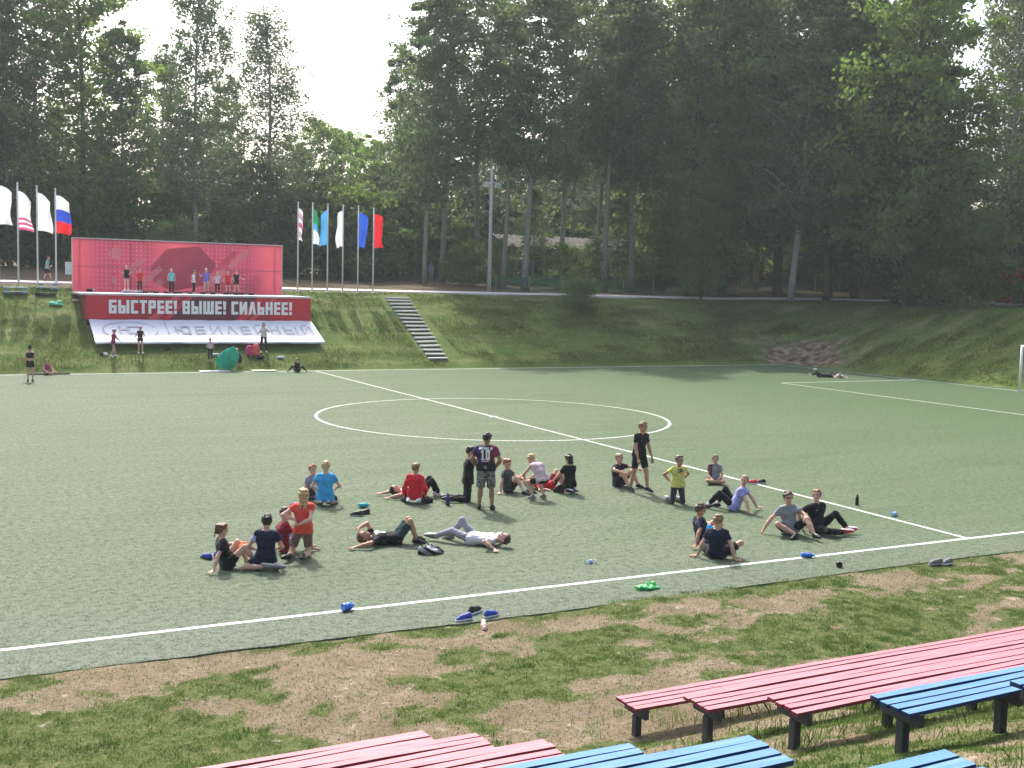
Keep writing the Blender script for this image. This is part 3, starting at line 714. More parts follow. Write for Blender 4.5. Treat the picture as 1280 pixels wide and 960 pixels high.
def leaves(C, n, sig, size, rs, droop=0., flat=.4, orient=None):
    """n leaf faces round each clump centre C (k,3); sig (k,3) spread"""
    k = len(C); P = np.repeat(C, n, 0) + rs.normal(0, 1, (k*n, 3)) * np.repeat(sig, n, 0)
    if droop:
        q = np.abs(rs.normal(0, 1, k*n)); P[:, 2] -= q * droop
    m_ = len(P)
    nrm = rs.normal(0, 1, (m_, 3)); nrm[:, 2] = np.abs(nrm[:, 2]) * flat + .1
    nrm /= np.linalg.norm(nrm, axis=1, keepdims=True)
    t = rs.normal(0, 1, (m_, 3)); t -= (t*nrm).sum(1, keepdims=True)*nrm; t /= np.linalg.norm(t, axis=1, keepdims=True)
    b = np.cross(nrm, t); s_ = size * rs.uniform(.55, 1.25, (m_, 1))
    Q = np.stack([P - t*s_*.5, P + b*s_*.30 - t*s_*.05, P + t*s_*.55, P - b*s_*.30 - t*s_*.05], 1).reshape(-1, 3)
    return Q, np.arange(m_*4).reshape(-1, 4)

def tree_meshes(kind, h, rad, seed, cb=.35, nclump=90, nleaf=100, size=.26, droop=.0, lean=.03, prof=None, sub=1, tr=.16, multi=1):
    rs = np.random.default_rng(seed); T = MB()
    axis = []; ph = rs.uniform(0, 6); 
    for i in range(15):
        t = i/14; axis.append((lean*h*t*math.sin(ph + t*1.5), lean*h*t*math.cos(ph*1.7 + t*2), h*.97*t))
    ax = np.array(axis)
    def at_(t): 
        q = min(max(t, 0), 1)*14; i = min(int(q), 13); f = q - i; return ax[i]*(1-f) + ax[i+1]*f
    T.tube([(a, b, c - (.25 if i == 0 else 0)) for i, (a, b, c) in enumerate(axis)], [tr*(1.25 if i == 0 else 1)*(1 - .9*i/14) + .012 for i in range(15)], 9)
    C = []; Sg = []
    prof = prof or (lambda q: math.sin(math.pi*min(1, max(0, .08 + q*.9)))**.7 * (1 - .35*q))
    nb = nclump // 3
    for k in range(nb):
        q = (k + rs.uniform(0, 1)) / nb; t = cb + (1 - cb)*q*.98
        az = k*2.399 + rs.uniform(-.5, .5); r_ = rad*prof(q)*rs.uniform(.75, 1.15)
        base = at_(max(cb*.9, t - .05 - .09*(1-q))); tip = at_(t) + np.array([math.cos(az)*r_, math.sin(az)*r_, rs.uniform(-.3, .6) - droop*.4])
        mid = base*.45 + tip*.55 + np.array([0, 0, .35*r_*.35])
        br = tr*.32*(1 - .65*q) + .01
        T.tube([base, mid, tip], [br, br*.6, .012], 5, cap=False)
        for f, wgt in ((1., .8), (.68, .95), (.36, .9)):
            p = base*(1-f)**2 + mid*2*f*(1-f) + tip*f*f + rs.normal(0, .3, 3)*np.array([1,1,.6])
            C.append(p); s0 = rs.uniform(.42, .95)*(.33 + rad*.145)*wgt*(1 - .4*q); Sg.append((s0, s0, s0*rs.uniform(.42, .7)))
    C = np.array(C); Sg = np.array(Sg)
    Q, F_ = leaves(C, nleaf, Sg, size, rs, droop)
    # a few loose twigs of leaves past the outline
    o = rs.choice(len(C), len(C)//2); C2 = C[o] + rs.normal(0, 1., (len(o), 3))*np.array([.8, .8, .6])*(.4+rad*.14)
    Q2, F2 = leaves(C2, nleaf//6, np.full((len(o), 3), .3), size*.9, rs, droop*.7)
    return T.mesh('trunk'), mesh_np('crown', np.concatenate([Q, Q2]), np.concatenate([F_, F2 + len(Q)]))
P_birch = lambda q: (math.sin(math.pi*min(1, .14 + q*.80))**.5) * (1 - .30*q)
P_slim = lambda q: (math.sin(math.pi*min(1, .1 + q*.85))**.55) * (1 - .3*q)
P_full = lambda q: math.sin(math.pi*min(1, .16 + q*.8))**.5
P_bush = lambda q: math.cos(q*1.35)**.6
PROTO = {}
def proto(key, leaf, bark, **k):
    t, c = tree_meshes(key, **k); t.materials.append(bark); c.materials.append(leaf); PROTO[key] = (t, c, k['h'])
proto('b0', LF_birch, BK_birch, h=24, rad=3.3, seed=1, cb=.26, nclump=150, nleaf=82, size=.25, droop=.55, prof=P_birch, tr=.17)
proto('b1', LF_birch, BK_birch, h=25, rad=3.6, seed=2, cb=.22, nclump=165, nleaf=77, size=.24, droop=.75, prof=P_birch, tr=.18, lean=.05)
proto('a0', LF_aspen, BK_aspen, h=26, rad=3.2, seed=3, cb=.38, nclump=135, nleaf=86, size=.28, prof=P_slim, tr=.19)
proto('a1', LF_aspen, BK_aspen, h=26, rad=2.8, seed=4, cb=.45, nclump=120, nleaf=90, size=.27, prof=P_slim, tr=.17, lean=.05)
proto('a2', LF_aspen, BK_aspen, h=22, rad=2.6, seed=5, cb=.30, nclump=120, nleaf=86, size=.27, prof=P_slim, tr=.14)
proto('m0', LF_maple, BK_dark, h=20, rad=4.2, seed=6, cb=.14, nclump=180, nleaf=86, size=.30, prof=P_full, tr=.2)
proto('m1', LF_maple, BK_dark, h=15, rad=3.8, seed=8, cb=.10, nclump=150, nleaf=86, size=.30, prof=P_full, tr=.16)
proto('s0', LF_shrub, BK_dark, h=5, rad=2.6, seed=9, cb=.02, nclump=75, nleaf=77, size=.22, prof=P_bush, tr=.06)
proto('s1', LF_dark, BK_dark, h=6.5, rad=2.4, seed=10, cb=.05, nclump=75, nleaf=77, size=.24, prof=P_full, tr=.07)
proto('s2', LF_maple, BK_dark, h=5, rad=2.6, seed=19, cb=.02, nclump=90, nleaf=82, size=.21, prof=P_bush, tr=.06)
proto('r0', LF_maple, BK_dark, h=2.3, rad=1.35, seed=29, cb=.03, nclump=84, nleaf=110, size=.12, prof=P_full, tr=.04)
proto('k0', LF_aspen, BK_dark, h=26, rad=3.2, seed=33, cb=.24, nclump=150, nleaf=95, size=.26, prof=P_slim, tr=.17, lean=.04)
proto('d0', LF_dark, BK_dark, h=21, rad=3.8, seed=11, cb=.08, nclump=165, nleaf=77, size=.32, prof=P_full, tr=.2)
def tree(key, x, y, h, label, cat='tree', group=None, name=None, rs=1., rz=None):
    t, c, h0 = PROTO[key]
    nm = name or {'b': 'birch_tree', 'a': 'aspen_tree', 'k': 'aspen_tree', 'm': 'maple_tree', 's': 'shrub', 'r': 'bush', 'd': 'leafy_tree'}[key[0]]
    o = empty(nm, (x, y, H(x, y)), rz if rz is not None else random.uniform(0, 6.28)); tag(o, label, cat, group)
    k = h/h0; q = k*rs*random.uniform(.95, 1.08); o.scale = (q, q, k)
    link('trunk' if cat == 'tree' else 'stem', t, o); link('crown' if cat == 'tree' else 'foliage', c, o); return o
front = [
 (3.8, 101, 23.5, 'b0', 'tall birch at the far left edge of the wood', 1.1), (6.2, 99, 24.5, 'a0', 'slim aspen right of the far left birch, above the left flags', 1),
 (9.0, 104, 27.5, 'b1', 'tall dense birch rising behind the tricolour flag', 1.1), (11.8, 100, 26, 'm0', 'broad dark tree rising above the left end of the backdrop', 1.1),
 (15.1, 98, 20.5, 'a2', 'shorter aspen between the broad dark tree and the white-trunked birch', 1), (19.1, 106, 20.5, 'a0', 'aspen set back, seen just left of the white-trunked birch', 1),
 (20.4, 97, 25.5, 'b0', 'slender birch with a bright white trunk rising behind the middle of the backdrop', 1.2), (26.3, 99, 24, 'b1', 'drooping birch with pointed top just left of the open sky', 1.35),
 (25.2, 108, 19, 'a2', 'aspen set back between the white-trunked and the pointed birch', 1),
 (33.9, 112, 14, 'a2', 'small aspen showing low in the gap of open sky', 1.1), (39.4, 122, 17.5, 'm1', 'dark round-topped tree far back in the gap of open sky', .8),
 (41.2, 118, 16, 'm1', 'rounded tree at the right side of the open sky gap', .8), (39.0, 104, 13.5, 'm1', 'bright green bushy tree above the right-hand flags', 1.05),
 (38.1, 97, 21.5, 'a2', 'thin aspen just right of the open sky gap', .85), (42.8, 103, 18.7, 'a1', 'thin aspen set back left of the floodlight post', 1),
 (42.4, 96, 28.5, 'a0', 'tall aspen left of the floodlight post', 1.05), (47.2, 98, 29, 'a1', 'tall aspen behind the floodlight post', 1.1),
 (45.7, 90, 26.5, 'a1', 'bare-stemmed aspen just right of the floodlight post', 1), (46.8, 88, 28.8, 'a0', 'aspen with a curved pale trunk in front of the shed roof', 1),
 (52.7, 92, 29, 'a0', 'tall aspen over the middle of the shed', 1), (58.2, 95, 29.5, 'a1', 'tall thin aspen over the right half of the shed', 1),
 (58.0, 88, 28.3, 'a0', 'aspen at the right end of the shed', 1), (58.6, 84, 24.5, 'm0', 'leafy green tree overhanging the mesh fence', .95),
 (55.4, 75.6, 17.5, 'm1', 'bright leafy tree whose boughs hang down over the path to the bank', .95), (67.0, 86, 31, 'm0', 'very tall full tree right of the shed', 1.0),
 (69.2, 84, 29.5, 'b0', 'birch close behind the leaning bank-top birch', 1.1), (62.3, 71.3, 30, 'b1', 'dark birch rooted on the bank edge with its trunk in front of the path', 1.15),
 (35.6, 84, 24.5, 'a2', 'narrow aspen between the right-hand flags and the floodlight post', 1.15), (50.6, 81, 26.5, 'a1', 'aspen with bare lower trunk in front of the shed corner', 1.3), (54.4, 83, 27.5, 'a0', 'tall aspen behind the tree with hanging boughs', 1.3), (62.2, 80, 33, 'm0', 'full leafy tree left of the bank-edge birch', 1.05), (65.8, 77.0, 34, 'm0', 'full leafy tree right of the bank-edge birch trunk', 1.15), (58.9, 77.6, 30, 'a0', 'aspen close behind the path, left of the bank-edge birch', 1.25),
 (70.6, 72.8, 31, 'd0', 'dark tree where the path turns out of sight', 1.0), (69.2, 66.6, 23, 'b0', 'birch on the bank top left of the big bush', 1.1), (68.8, 63.2, 14, 'm1', 'rounded leafy tree rising just behind the big bush', .9),
 (64.8, 61.4, 28, 'm0', 'tall full maple standing on the bank shoulder left of the big bush', 1.0), (64.0, 69.0, 26, 'k0', 'dark-stemmed aspen on the corner of the bank top, right of the leaning birch', 1.45), (66.8, 64.6, 23, 'd0', 'dark full tree on the bank top behind the dark bush', 1.1), (66.6, 71.5, 27, 'k0', 'tall dark-stemmed aspen where the path bends', 1.4),
 (76.2, 82, 29.3, 'b1', 'tall birch right of the bank-edge birch', 1), (77.8, 80, 28, 'a1', 'tall aspen with a bare fork against the sky', 1), (83.8, 82, 29, 'm0', 'sunlit yellow-green tree left of the right-hand sky gap', 1),
 (76.8, 74, 15.3, 'm1', 'lower sunlit green tree under the yellow-green one', .9), (75.6, 70, 9.5, 'm1', 'low round tree at the right end of the path', 1), (87.8, 78, 14, 'm1', 'low tree filling the right-hand sky gap', 1),
 (74.2, 61, 27.5, 'b1', 'dark drooping birch towering at the right edge', .95), (81.5, 66, 30.5, 'b0', 'birch behind the drooping right-edge birch', 1), (76.0, 57, 25.5, 'b0', 'birch cut by the right frame edge', 1)]
for x, y, h, k, lb, rs_ in front:
    if x > 41.9 and y >= 88 and x < 70: f = (y - 8)/y; x, y, h, rs_ = x*f, y*f, h*f, rs_*1.22
    tree(k, x, y, h, lb, rs=rs_)
# rows deep in the wood
g = 'trees deep in the wood'
rs0 = np.random.default_rng(21)
for k in range(60):
    x = -14 + 2.15*k + rs0.uniform(-.9, .9); y = rs0.uniform(106, 132)
    if 29 < x*100/y < 37.5: continue
    key = ['a0', 'd0', 'a1', 'm0', 'd0', 'b0'][k % 6]; h = rs0.uniform(11, 16.5) if x < 60 else rs0.uniform(14, 20)
    tree(key, x, y, h, 'leafy tree deep in the wood behind the front row of trunks', group=g, rs=1.1)
for k in range(16):
    x = 66 + rs0.uniform(0, 36); y = rs0.uniform(60, 98)
    if x - 62 < (72 - y)*.6 or x < 78 or x/y > 1.5 and y < 62: continue
    tree(['d0', 'm0', 'b0'][k % 3], x, y, rs0.uniform(16, 24), 'leafy tree in the wood beyond the right-hand bank', group='trees beyond the right-hand bank', rs=1.1)
# undergrowth
g = 'undergrowth along the edge of the wood'
for k in range(76):
    x = -6 + 1.75*k + rs0.uniform(-.7, .7); y = rs0.uniform(91, 101) + (5 if x < 30 else 0)
    if 38 < x < 62 and y < 97: y += 7
    key = ['s1', 's0', 's1'][k % 3]
    tree(key, x, y, rs0.uniform(4.5, 9.5), 'leafy bush of the undergrowth at the foot of the wood', 'bush', g, 'bush', 1.15)
for k in range(16):
    x = 78 + 1.6*k + rs0.uniform(-.7, .7); y = 86 - 1.5*k + rs0.uniform(-2, 2)
    tree(['s1', 's0'][k % 2], x, y, rs0.uniform(4.5, 8), 'leafy bush of the thicket behind the red tent and the big bush', 'bush', 'thicket beyond the right-hand bank', 'bush', 1.25)
for x, y, h, k, lb, rs_ in [(41.7, 69.8, 2.15, 'r0', 'round green bush standing alone on the top edge of the bank', 1.0), (66.4, 57.2, 6.6, 's2', 'big dense bush on the bank top at the right edge', 1.0), (66.8, 60.4, 5.4, 's2', 'rounded bush left of the big one on the bank top', 1.05),
    (68.5, 54.0, 4.8, 's1', 'dark bush between the big bush and the red tent', 1), (70.5, 64, 5.6, 's1', 'dark bush where the path ends under the trees', 1.2), (54.4, 72.7, 8.0, 'm1', 'young green maple with boughs down to the bank in front of the path', .95), (17, 88, 4.5, 's0', 'yellowish bush behind the backdrop', 1), (39.8, 86, 3.4, 's0', 'sunlit low bush beside the aspens left of the floodlight post', 1), (31.5, 90, 6.5, 's1', 'dark bush behind the red flag', 1.2), (27.5, 92, 6.5, 's1', 'dark bush behind the white flag of the right group', 1.2)]:
    tree(k, x, y, h, lb, 'bush', None, 'bush', rs_)

for k in range(9):
    x = 40.5 + 2.5*k + rs0.uniform(-.5, .5)
    tree(['s0', 's1', 'a2'][k % 3], x, rs0.uniform(82, 86.5), rs0.uniform(3.2, 5.5) if k % 3 < 2 else rs0.uniform(8, 11), 'leafy sapling growing between the mesh fence and the shed', 'bush', 'saplings in front of the shed', 'sapling', 1.1 if k % 3 < 2 else 1.6)
# ------------------------------------------------------------------ grass blades
def blades(name, pts, hs, wds, mat, label):
    m_ = len(pts); az = rng.uniform(0, 6.28, m_); ln = rng.normal(0, .35, (m_, 2))*hs[:, None]
    d = np.stack([np.cos(az), np.sin(az), np.zeros(m_)], -1)*wds[:, None]*.5
    tip = pts + np.concatenate([ln, hs[:, None]], 1); mid = pts + np.concatenate([ln*.35, hs[:, None]*.55], 1)
    V = np.stack([pts - d, pts + d, mid + d*.7, tip, mid - d*.7], 1).reshape(-1, 3); F = np.arange(m_*5).reshape(-1, 5)
    return tag(link(name, mesh_np(name, V, F), None, mat), label, 'grass', kind='stuff')
def grassmat(name, a, b, c, sc):
    m = N(name); co = m.co(); m.col(m.ramp(m.noise(sc, 4, co, .7), [(.3, a), (.5, b), (.72, c)])); m.rough(.6, .25)
    t = m.n('ShaderNodeBsdfTranslucent'); t.inputs[0].default_value = (*[x*1.4 for x in b], 1); mx = m.n('ShaderNodeMixShader'); mx.inputs[0].default_value = .42
    m.l(m.b.outputs[0], mx.inputs[1]); m.l(t.outputs[0], mx.inputs[2]); m.l(mx.outputs[0], m.out.inputs[0]); return m.m
pts = []; hs = []
while len(pts) < 250000:
    y = 2.5 + 12.75*random.random()**.8; x = random.uniform(-3.5 + .1*y, 6 + y*1.05)
    gq = gd(x, y)
    fine = fbm(x*5, y*5, 8.8, 2)
    tuft = fbm(x*2.2, y*2.2, 3.3, 2)
    if random.random() < gq**1.5 * (.5 + fine*1.5):
        pts.append((x, y, H(x, y) - .005)); hs.append(random.uniform(.012, .032)*(1 + max(0, tuft)*1.8))
    elif random.random() < .07:
        pts.append((x, y, H(x, y) - .005)); hs.append(random.uniform(.02, .04))
blades('verge_grass', np.array(pts), np.array(hs), rng.uniform(.006, .014, len(pts)), grassmat('verge_blade', (.036, .066, .015), (.075, .125, .030), (.20, .18, .075), 1.7), 'patchy green grass on the dirt verge before the benches')
pts = []; hs = []
for i, (yf, zt) in enumerate(ROWS):          # tall weeds round the bench legs
    for _ in range(1500):
        x = random.uniform(6.6, 16); y = yf - .2 + random.gauss(0, .32)
        if fbm(x*1.3, y*1.3, 15+i) > .05: pts.append((x, y, H(x, y))); hs.append(random.uniform(.06, .24))
blades('bench_weeds', np.array(pts), np.array(hs), rng.uniform(.006, .013, len(pts)), bpy.data.materials['verge_blade'], 'taller weeds growing round the bench legs')
pts = []; hs = []
while len(pts) < 90000:
    if random.random() < .62: x = random.uniform(-2, 58); y = random.uniform(61.9, 72.5)
    else: x = random.uniform(53.6, 65.5); y = random.uniform(38, 72)
    d = bank_d(x, y)
    if not .15 < d < 11.5 or er(x, y) > .35: continue
    if 8 < x < 21.1 and 63.9 < y < 73: continue
    if 26.8 < x < 29.2 and 62.4 < y < 72: continue
    q = fbm(x*.3, y*.7, 6.6)
    if random.random() > .55 + q: continue
    pts.append((x, y, H(x, y) - .01)); hs.append(random.uniform(.05, .14)*(1 + max(0, q)))
blades('bank_grass', np.array(pts), np.array(hs), rng.uniform(.02, .05, len(pts)), grassmat('bank_blade', (.06, .088, .02), (.10, .135, .03), (.19, .18, .07), .8), 'rough mown grass of the bank')
# pebbles and litter on the verge
mb = MB()
for _ in range(260):
    x = random.uniform(-2, 20); y = random.uniform(9.5, 15); 
    if gd(x, y) > .6: continue
    r_ = random.uniform(.006, .02); c0 = Vector((x, y, H(x, y) + r_*.3))
    V = [c0 + Vector((math.cos(q)*r_*random.uniform(.7, 1.2), math.sin(q)*r_*random.uniform(.7, 1.2), z_)) for z_ in (-r_*.4, r_*.25) for q in np.linspace(0, 6.28, 7)[:-1]] + [c0 + Vector((0, 0, r_*.6))]
    mb.add(V, [(k, (k+1) % 6, 6+(k+1) % 6, 6+k) for k in range(6)] + [(6+k, 6+(k+1) % 6, 12) for k in range(6)], 0)
tag(mb.build('gravel', simple('pebble', (.30, .27, .23), .9, .3, 5, 0)), 'pale pebbles scattered over the bare dirt verge', 'gravel', kind='stuff')
# ------------------------------------------------------------------ people: implicit bodies turned into one continuous mesh
def surfnet(F, org, h):
    ins = F < 0
    nx_, ny_, nz_ = F.shape
    c = [ins[i:nx_-1+i, j:ny_-1+j, k:nz_-1+k] for i in (0, 1) for j in (0, 1) for k in (0, 1)]
    sm_ = sum(x.astype(np.int8) for x in c)
    act = (sm_ > 0) & (sm_ < 8)
    I = np.argwhere(act)
    if len(I) == 0: return np.zeros((0, 3)), np.zeros((0, 4), int)
    acc = np.zeros((len(I), 3)); cnt = np.zeros(len(I))
    offs = np.array([(i, j, k) for i in (0, 1) for j in (0, 1) for k in (0, 1)])
    vals = [F[I[:, 0]+o[0], I[:, 1]+o[1], I[:, 2]+o[2]] for o in offs]
    for a in range(8):
        for b in range(a+1, 8):
            if np.abs(offs[a]-offs[b]).sum() != 1: continue
            va, vb = vals[a], vals[b]; mk = (va < 0) != (vb < 0)
            t = np.where(mk, va/np.where(mk, va - vb, 1), 0)
            acc += np.where(mk[:, None], offs[a] + (offs[b]-offs[a])*t[:, None], 0); cnt += mk
    V = (I + acc/np.maximum(cnt, 1)[:, None])*h + org
    num = -np.ones(act.shape, np.int64); num[tuple(I.T)] = np.arange(len(I))
    Q = []
    for ax in range(3):
        d = [0, 0, 0]; d[ax] = 1
        A_ = ins[:nx_-d[0], :ny_-d[1], :nz_-d[2]]; B_ = ins[d[0]:, d[1]:, d[2]:]
        for sgn in (0, 1):
            E = np.argwhere((A_ & ~B_) if sgn == 0 else (~A_ & B_))
            if len(E) == 0: continue
            u, v = [q for q in range(3) if q != ax]
            if ax == 1: u, v = v, u
            e = np.array([0, 0, 0]); e[u] = 1; f = np.array([0, 0, 0]); f[v] = 1
            ok = (E[:, u] > 0) & (E[:, v] > 0); E = E[ok]
            lim = np.array(act.shape) - 1
            E = E[(E <= lim).all(1)]
            q = [num[tuple((E - e - f).T)], num[tuple((E - f).T)], num[tuple(E.T)], num[tuple((E - e).T)]]
            if sgn: q = q[::-1]
            Q.append(np.stack(q, 1))
    Q = np.concatenate(Q) if Q else np.zeros((0, 4), int)
    return V, Q[(Q >= 0).all(1)]

def vv(*a): return np.array(a, float)
def un(a):
    a = np.asarray(a, float); return a/(np.linalg.norm(a) + 1e-9)
class Sdf:
    def __init__(s, h, k=.03): s.P = []; s.h = h; s.k = k
    def cone(s, a, b, ra, rb, cuts=(), k=None, neg=False, sc=None):
        s.P.append((np.asarray(a, float), np.asarray(b, float), ra, rb, cuts, k if k is not None else s.k, neg)); return s
    def ball(s, a, r, **q): return s.cone(a, np.asarray(a) + 1e-5, r, r, **q)
    def mesh(s, disp=0., freq=20., seed=0):
        lo = np.min([np.minimum(p[0]-max(p[2], p[3]), p[1]-max(p[2], p[3])) for p in s.P if not p[6]], 0) - 3*s.h - s.k
        hi = np.max([np.maximum(p[0]+max(p[2], p[3]), p[1]+max(p[2], p[3])) for p in s.P if not p[6]], 0) + 3*s.h + s.k
        n = np.ceil((hi-lo)/s.h).astype(int) + 1
        F = np.ones(n, np.float32)
        for a, b, ra, rb, cuts, k, neg in s.P:
            m_ = max(ra, rb) + k + 2*s.h
            i0 = np.clip(np.floor((np.minimum(a, b)-m_-lo)/s.h).astype(int), 0, n); i1 = np.clip(np.ceil((np.maximum(a, b)+m_-lo)/s.h).astype(int)+1, 0, n)
            if (i1 <= i0).any(): continue
            g = [(lo[q] + np.arange(i0[q], i1[q])*s.h).astype(np.float32) for q in range(3)]
            X, Y, Z = np.meshgrid(*g, indexing='ij', sparse=True)
            d = b - a; L2 = float(d@d) + 1e-12
            t = np.clip(((X-a[0])*d[0] + (Y-a[1])*d[1] + (Z-a[2])*d[2])/L2, 0, 1)
            D = np.sqrt((X-a[0]-d[0]*t)**2 + (Y-a[1]-d[1]*t)**2 + (Z-a[2]-d[2]*t)**2) - (ra + (rb-ra)*t)
            if disp: D = D + disp*(np.sin(X*freq+seed)*np.sin(Y*freq*1.1+Z*4+seed*2) + .7*np.sin(Z*freq*1.6 + X*9 + seed))
            for p, nn in cuts: D = np.maximum(D, (X-p[0])*nn[0] + (Y-p[1])*nn[1] + (Z-p[2])*nn[2])
            sl = tuple(slice(i0[q], i1[q]) for q in range(3)); G = F[sl]
            if neg: F[sl] = np.maximum(G, -D)
            else:
                hh = np.maximum(k - np.abs(G-D), 0)/k if k > 0 else 0
                F[sl] = np.minimum(G, D) - hh*hh*k*.25
        return surfnet(F, lo, s.h)

class Multi:
    """several surfaces joined into one mesh with material slots"""
    def __init__(s): s.V = []; s.F = []; s.mi = []; s.n = 0
    def add(s, V, F, mi=0):
        if len(V) == 0: return
        s.V.append(np.asarray(V, float)); s.F += [tuple(int(i)+s.n for i in f) for f in F]; s.mi += [mi]*len(F); s.n += len(V)
    def mesh(s, name): return mesh_np(name, np.concatenate(s.V), s.F, s.mi, True)

def ik(a, t, l1, l2, pole):
    d = t - a; L_ = np.linalg.norm(d); u = d/(L_+1e-9); L_ = min(max(L_, abs(l1-l2)+.03), l1+l2-.004)
    x = (l1*l1 - l2*l2 + L_*L_)/(2*L_); h = math.sqrt(max(l1*l1-x*x, 0))
    pole = np.asarray(pole, float); p = pole - u*(pole@u); p = un(p)
    return a + u*x + p*h, a + u*L_

SKIN = [skin('skin_light', (.52, .30, .21)), skin('skin_tan', (.42, .225, .145)), skin('skin_brown', (.30, .16, .10)), skin('skin_pink', (.58, .34, .26))]
EYE = simple('eye_dark', (.03, .02, .015), .2, 0, 5, 0, 5); LIP = simple('lip', (.38, .13, .11), .5, .05, 5, 0); EYEW = simple('eye_white', (.42, .38, .36), .3, 0, 5, 0)
BROW = {}
def tubev(pts, rads, n=6):
    mb = MB(); mb.tube([tuple(p) for p in pts], list(rads), n); return np.array(mb.V), mb.F

def person(label, loc, face, H_=1.65, pose=None, shirt=None, legs=None, shoes=None, hair=None, sk=0, far=False, hs=1.05, build=1., group=None, extra=None, slim=1.):
    """face: heading in degrees clockwise from straight-away-from-the-camera; pose: dict of joints for a 1.7 m body"""
    P = dict(pel=(0, 0, .915), spine=(0, .02, 1), hunch=0., twist=0., roll=0., look=(0, 1, -.1), neck=None,
             LH=(-.25, .05, .80), RH=(.25, .05, .80), LE=(-.6, -.8, -.1), RE=(.6, -.8, -.1),
             LF=(-.10, 0, .085), RF=(.10, 0, .085), LK=(-.12, 1, .1), RK=(.12, 1, .1), LT=None, RT=None, ldir=None, rdir=None, hipyaw=0.)
    P.update(pose or {})
    s = H_/1.7
    T = lambda q: np.asarray(q, float)*s
    pel = T(P['pel']); up = un(P['spine'])
    rt = vv(math.cos(R(P['twist'])), -math.sin(R(P['twist'])), 0); rt = un(rt - up*(rt@up)); fd = np.cross(up, rt)
    if P['roll']:
        a = R(P['roll']); rt, fd = rt*math.cos(a) + fd*math.sin(a), fd*math.cos(a) - rt*math.sin(a)
    hy = R(P['hipyaw']); hr = vv(math.cos(hy), -math.sin(hy), 0); hr = un(hr - up*(hr@up)*.6)
    if P['roll']: hr = un(hr*math.cos(R(P['roll'])) + np.cross(up, hr)*math.sin(R(P['roll'])))
    hf = np.cross(up, hr)
    B = build
    nb = pel + up*.485*s
    mid = pel + up*.22*s - fd*P['hunch']*s
    ch = pel + up*.36*s - fd*P['hunch']*.6*s
    sh = {q: nb + rt*(.155*B*sg*s) - up*.055*s for q, sg in (('L', -1), ('R', 1))}
    hip = {q: pel + hr*(.088*sg*s) for q, sg in (('L', -1), ('R', 1))}
    el, wr, kn, an, toe, dno = {}, {}, {}, {}, {}, {}
    for q, sg in (('L', -1), ('R', 1)):
        el[q], wr[q] = ik(sh[q], T(P[q+'H']), .285*s, .25*s, P[q+'E'])
        kn[q], an[q] = ik(hip[q], T(P[q+'F']), .425*s, .405*s, P[q+'K'])
        t = P[q+'T']; toe[q] = un(t) if t is not None else un(vv(.15*sg, 1, -.12))
        leg_ = un(an[q]-kn[q]); sd2 = un(np.cross(toe[q], vv(0, 0, 1) if abs(toe[q][2]) < .9 else vv(0, 1, 0))); dn = un(np.cross(sd2, toe[q]))
        if toe[q]@leg_ > .55 and abs(leg_[2]) < .75: dn = dn if dn[2] > 0 else -dn     # instep on the ground, sole up
        elif dn@leg_ < 0: dn = -dn
        dno[q] = dn
        if kn[q][2] < .055*s: kn[q][2] = .055*s
        if el[q][2] < .04*s: el[q][2] = .04*s
    nd = un(P['neck']) if P['neck'] is not None else un(up*.6 + vv(0, .05, .5))
    lk = un(P['look']); 
    hu = un(nd - lk*(nd@lk)); hrt = np.cross(lk, hu)
    hS = s*hs*(1 + .5*(1.7-H_)/1.7)
    nt_ = nb + nd*.06*s; hc = nb + nd*.16*s*(.5+.5*hs) + lk*.018*s
    if pose and pose.get('lie'): hc[2] = max(hc[2], .095*hS)
    h = (.03 if far else .0165); hh_ = (.022 if far else .0105)
    # ---- body
    S1 = Sdf(h, .028*s)
    def torso(S_, inf=0., cuts=(), lowcol=True):
        for sg in (-1, 1):
            S_.cone(pel + hr*sg*.072*s*B, mid + rt*sg*.055*s*B, .092*s*slim+inf, .082*s*B*slim+inf, cuts)
            S_.cone(mid + rt*sg*.055*s*B, ch + rt*sg*.078*s*B, .082*s*B*slim+inf, .092*s*B*slim+inf, cuts)
            S_.cone(ch + rt*sg*.078*s*B, nb + rt*sg*.09*s*B - up*.05*s, .092*s*B*slim+inf, .055*s+inf, cuts)
            S_.cone(nb + rt*sg*.05*s - up*.03*s, sh[['L', 'R'][sg > 0]], .050*s+inf*.8, .043*s*B+inf*.7, cuts)
        S_.cone(pel, ch, .09*s*slim+inf, .095*s*B*slim+inf, cuts)
    torso(S1)
    S1.cone(nb - up*.03*s, nt_ + nd*.05*s, .054*s, .048*s)
    for q in 'LR':
        S1.cone(sh[q], el[q], .043*s*B, .035*s*B); S1.cone(el[q], el[q]*.6 + wr[q]*.4, .036*s*B, .038*s*B); S1.cone(el[q]*.6 + wr[q]*.4, wr[q], .037*s*B, .025*s)
        S1.cone(hip[q], kn[q], .082*s*slim, .054*s); S1.cone(kn[q], kn[q]*.62+an[q]*.38, .052*s, .053*s*slim); S1.cone(kn[q]*.62+an[q]*.38, an[q], .052*s*slim, .036*s)
        S1.cone(an[q] - toe[q]*.03*s + dno[q]*.018*s, an[q] + toe[q]*(.08 if shoes else .14)*s + dno[q]*.035*s, .034*s, .026*s)
        # palm
        hd = P['ldir' if q == 'L' else 'rdir']
        fa = un(wr[q]-el[q])
        if hd is not None: hd = un(hd)
        elif wr[q][2] < .09*s: hd = un(vv(wr[q][0]-sh[q][0], wr[q][1]-sh[q][1], 0)*1. + vv(0, .0, -.02))
        else: hd = un(fa + vv(0, 0, -.15))
        pn = vv(0, 0, -1) if wr[q][2] < .09*s else rt*(1 if q == 'L' else -1)
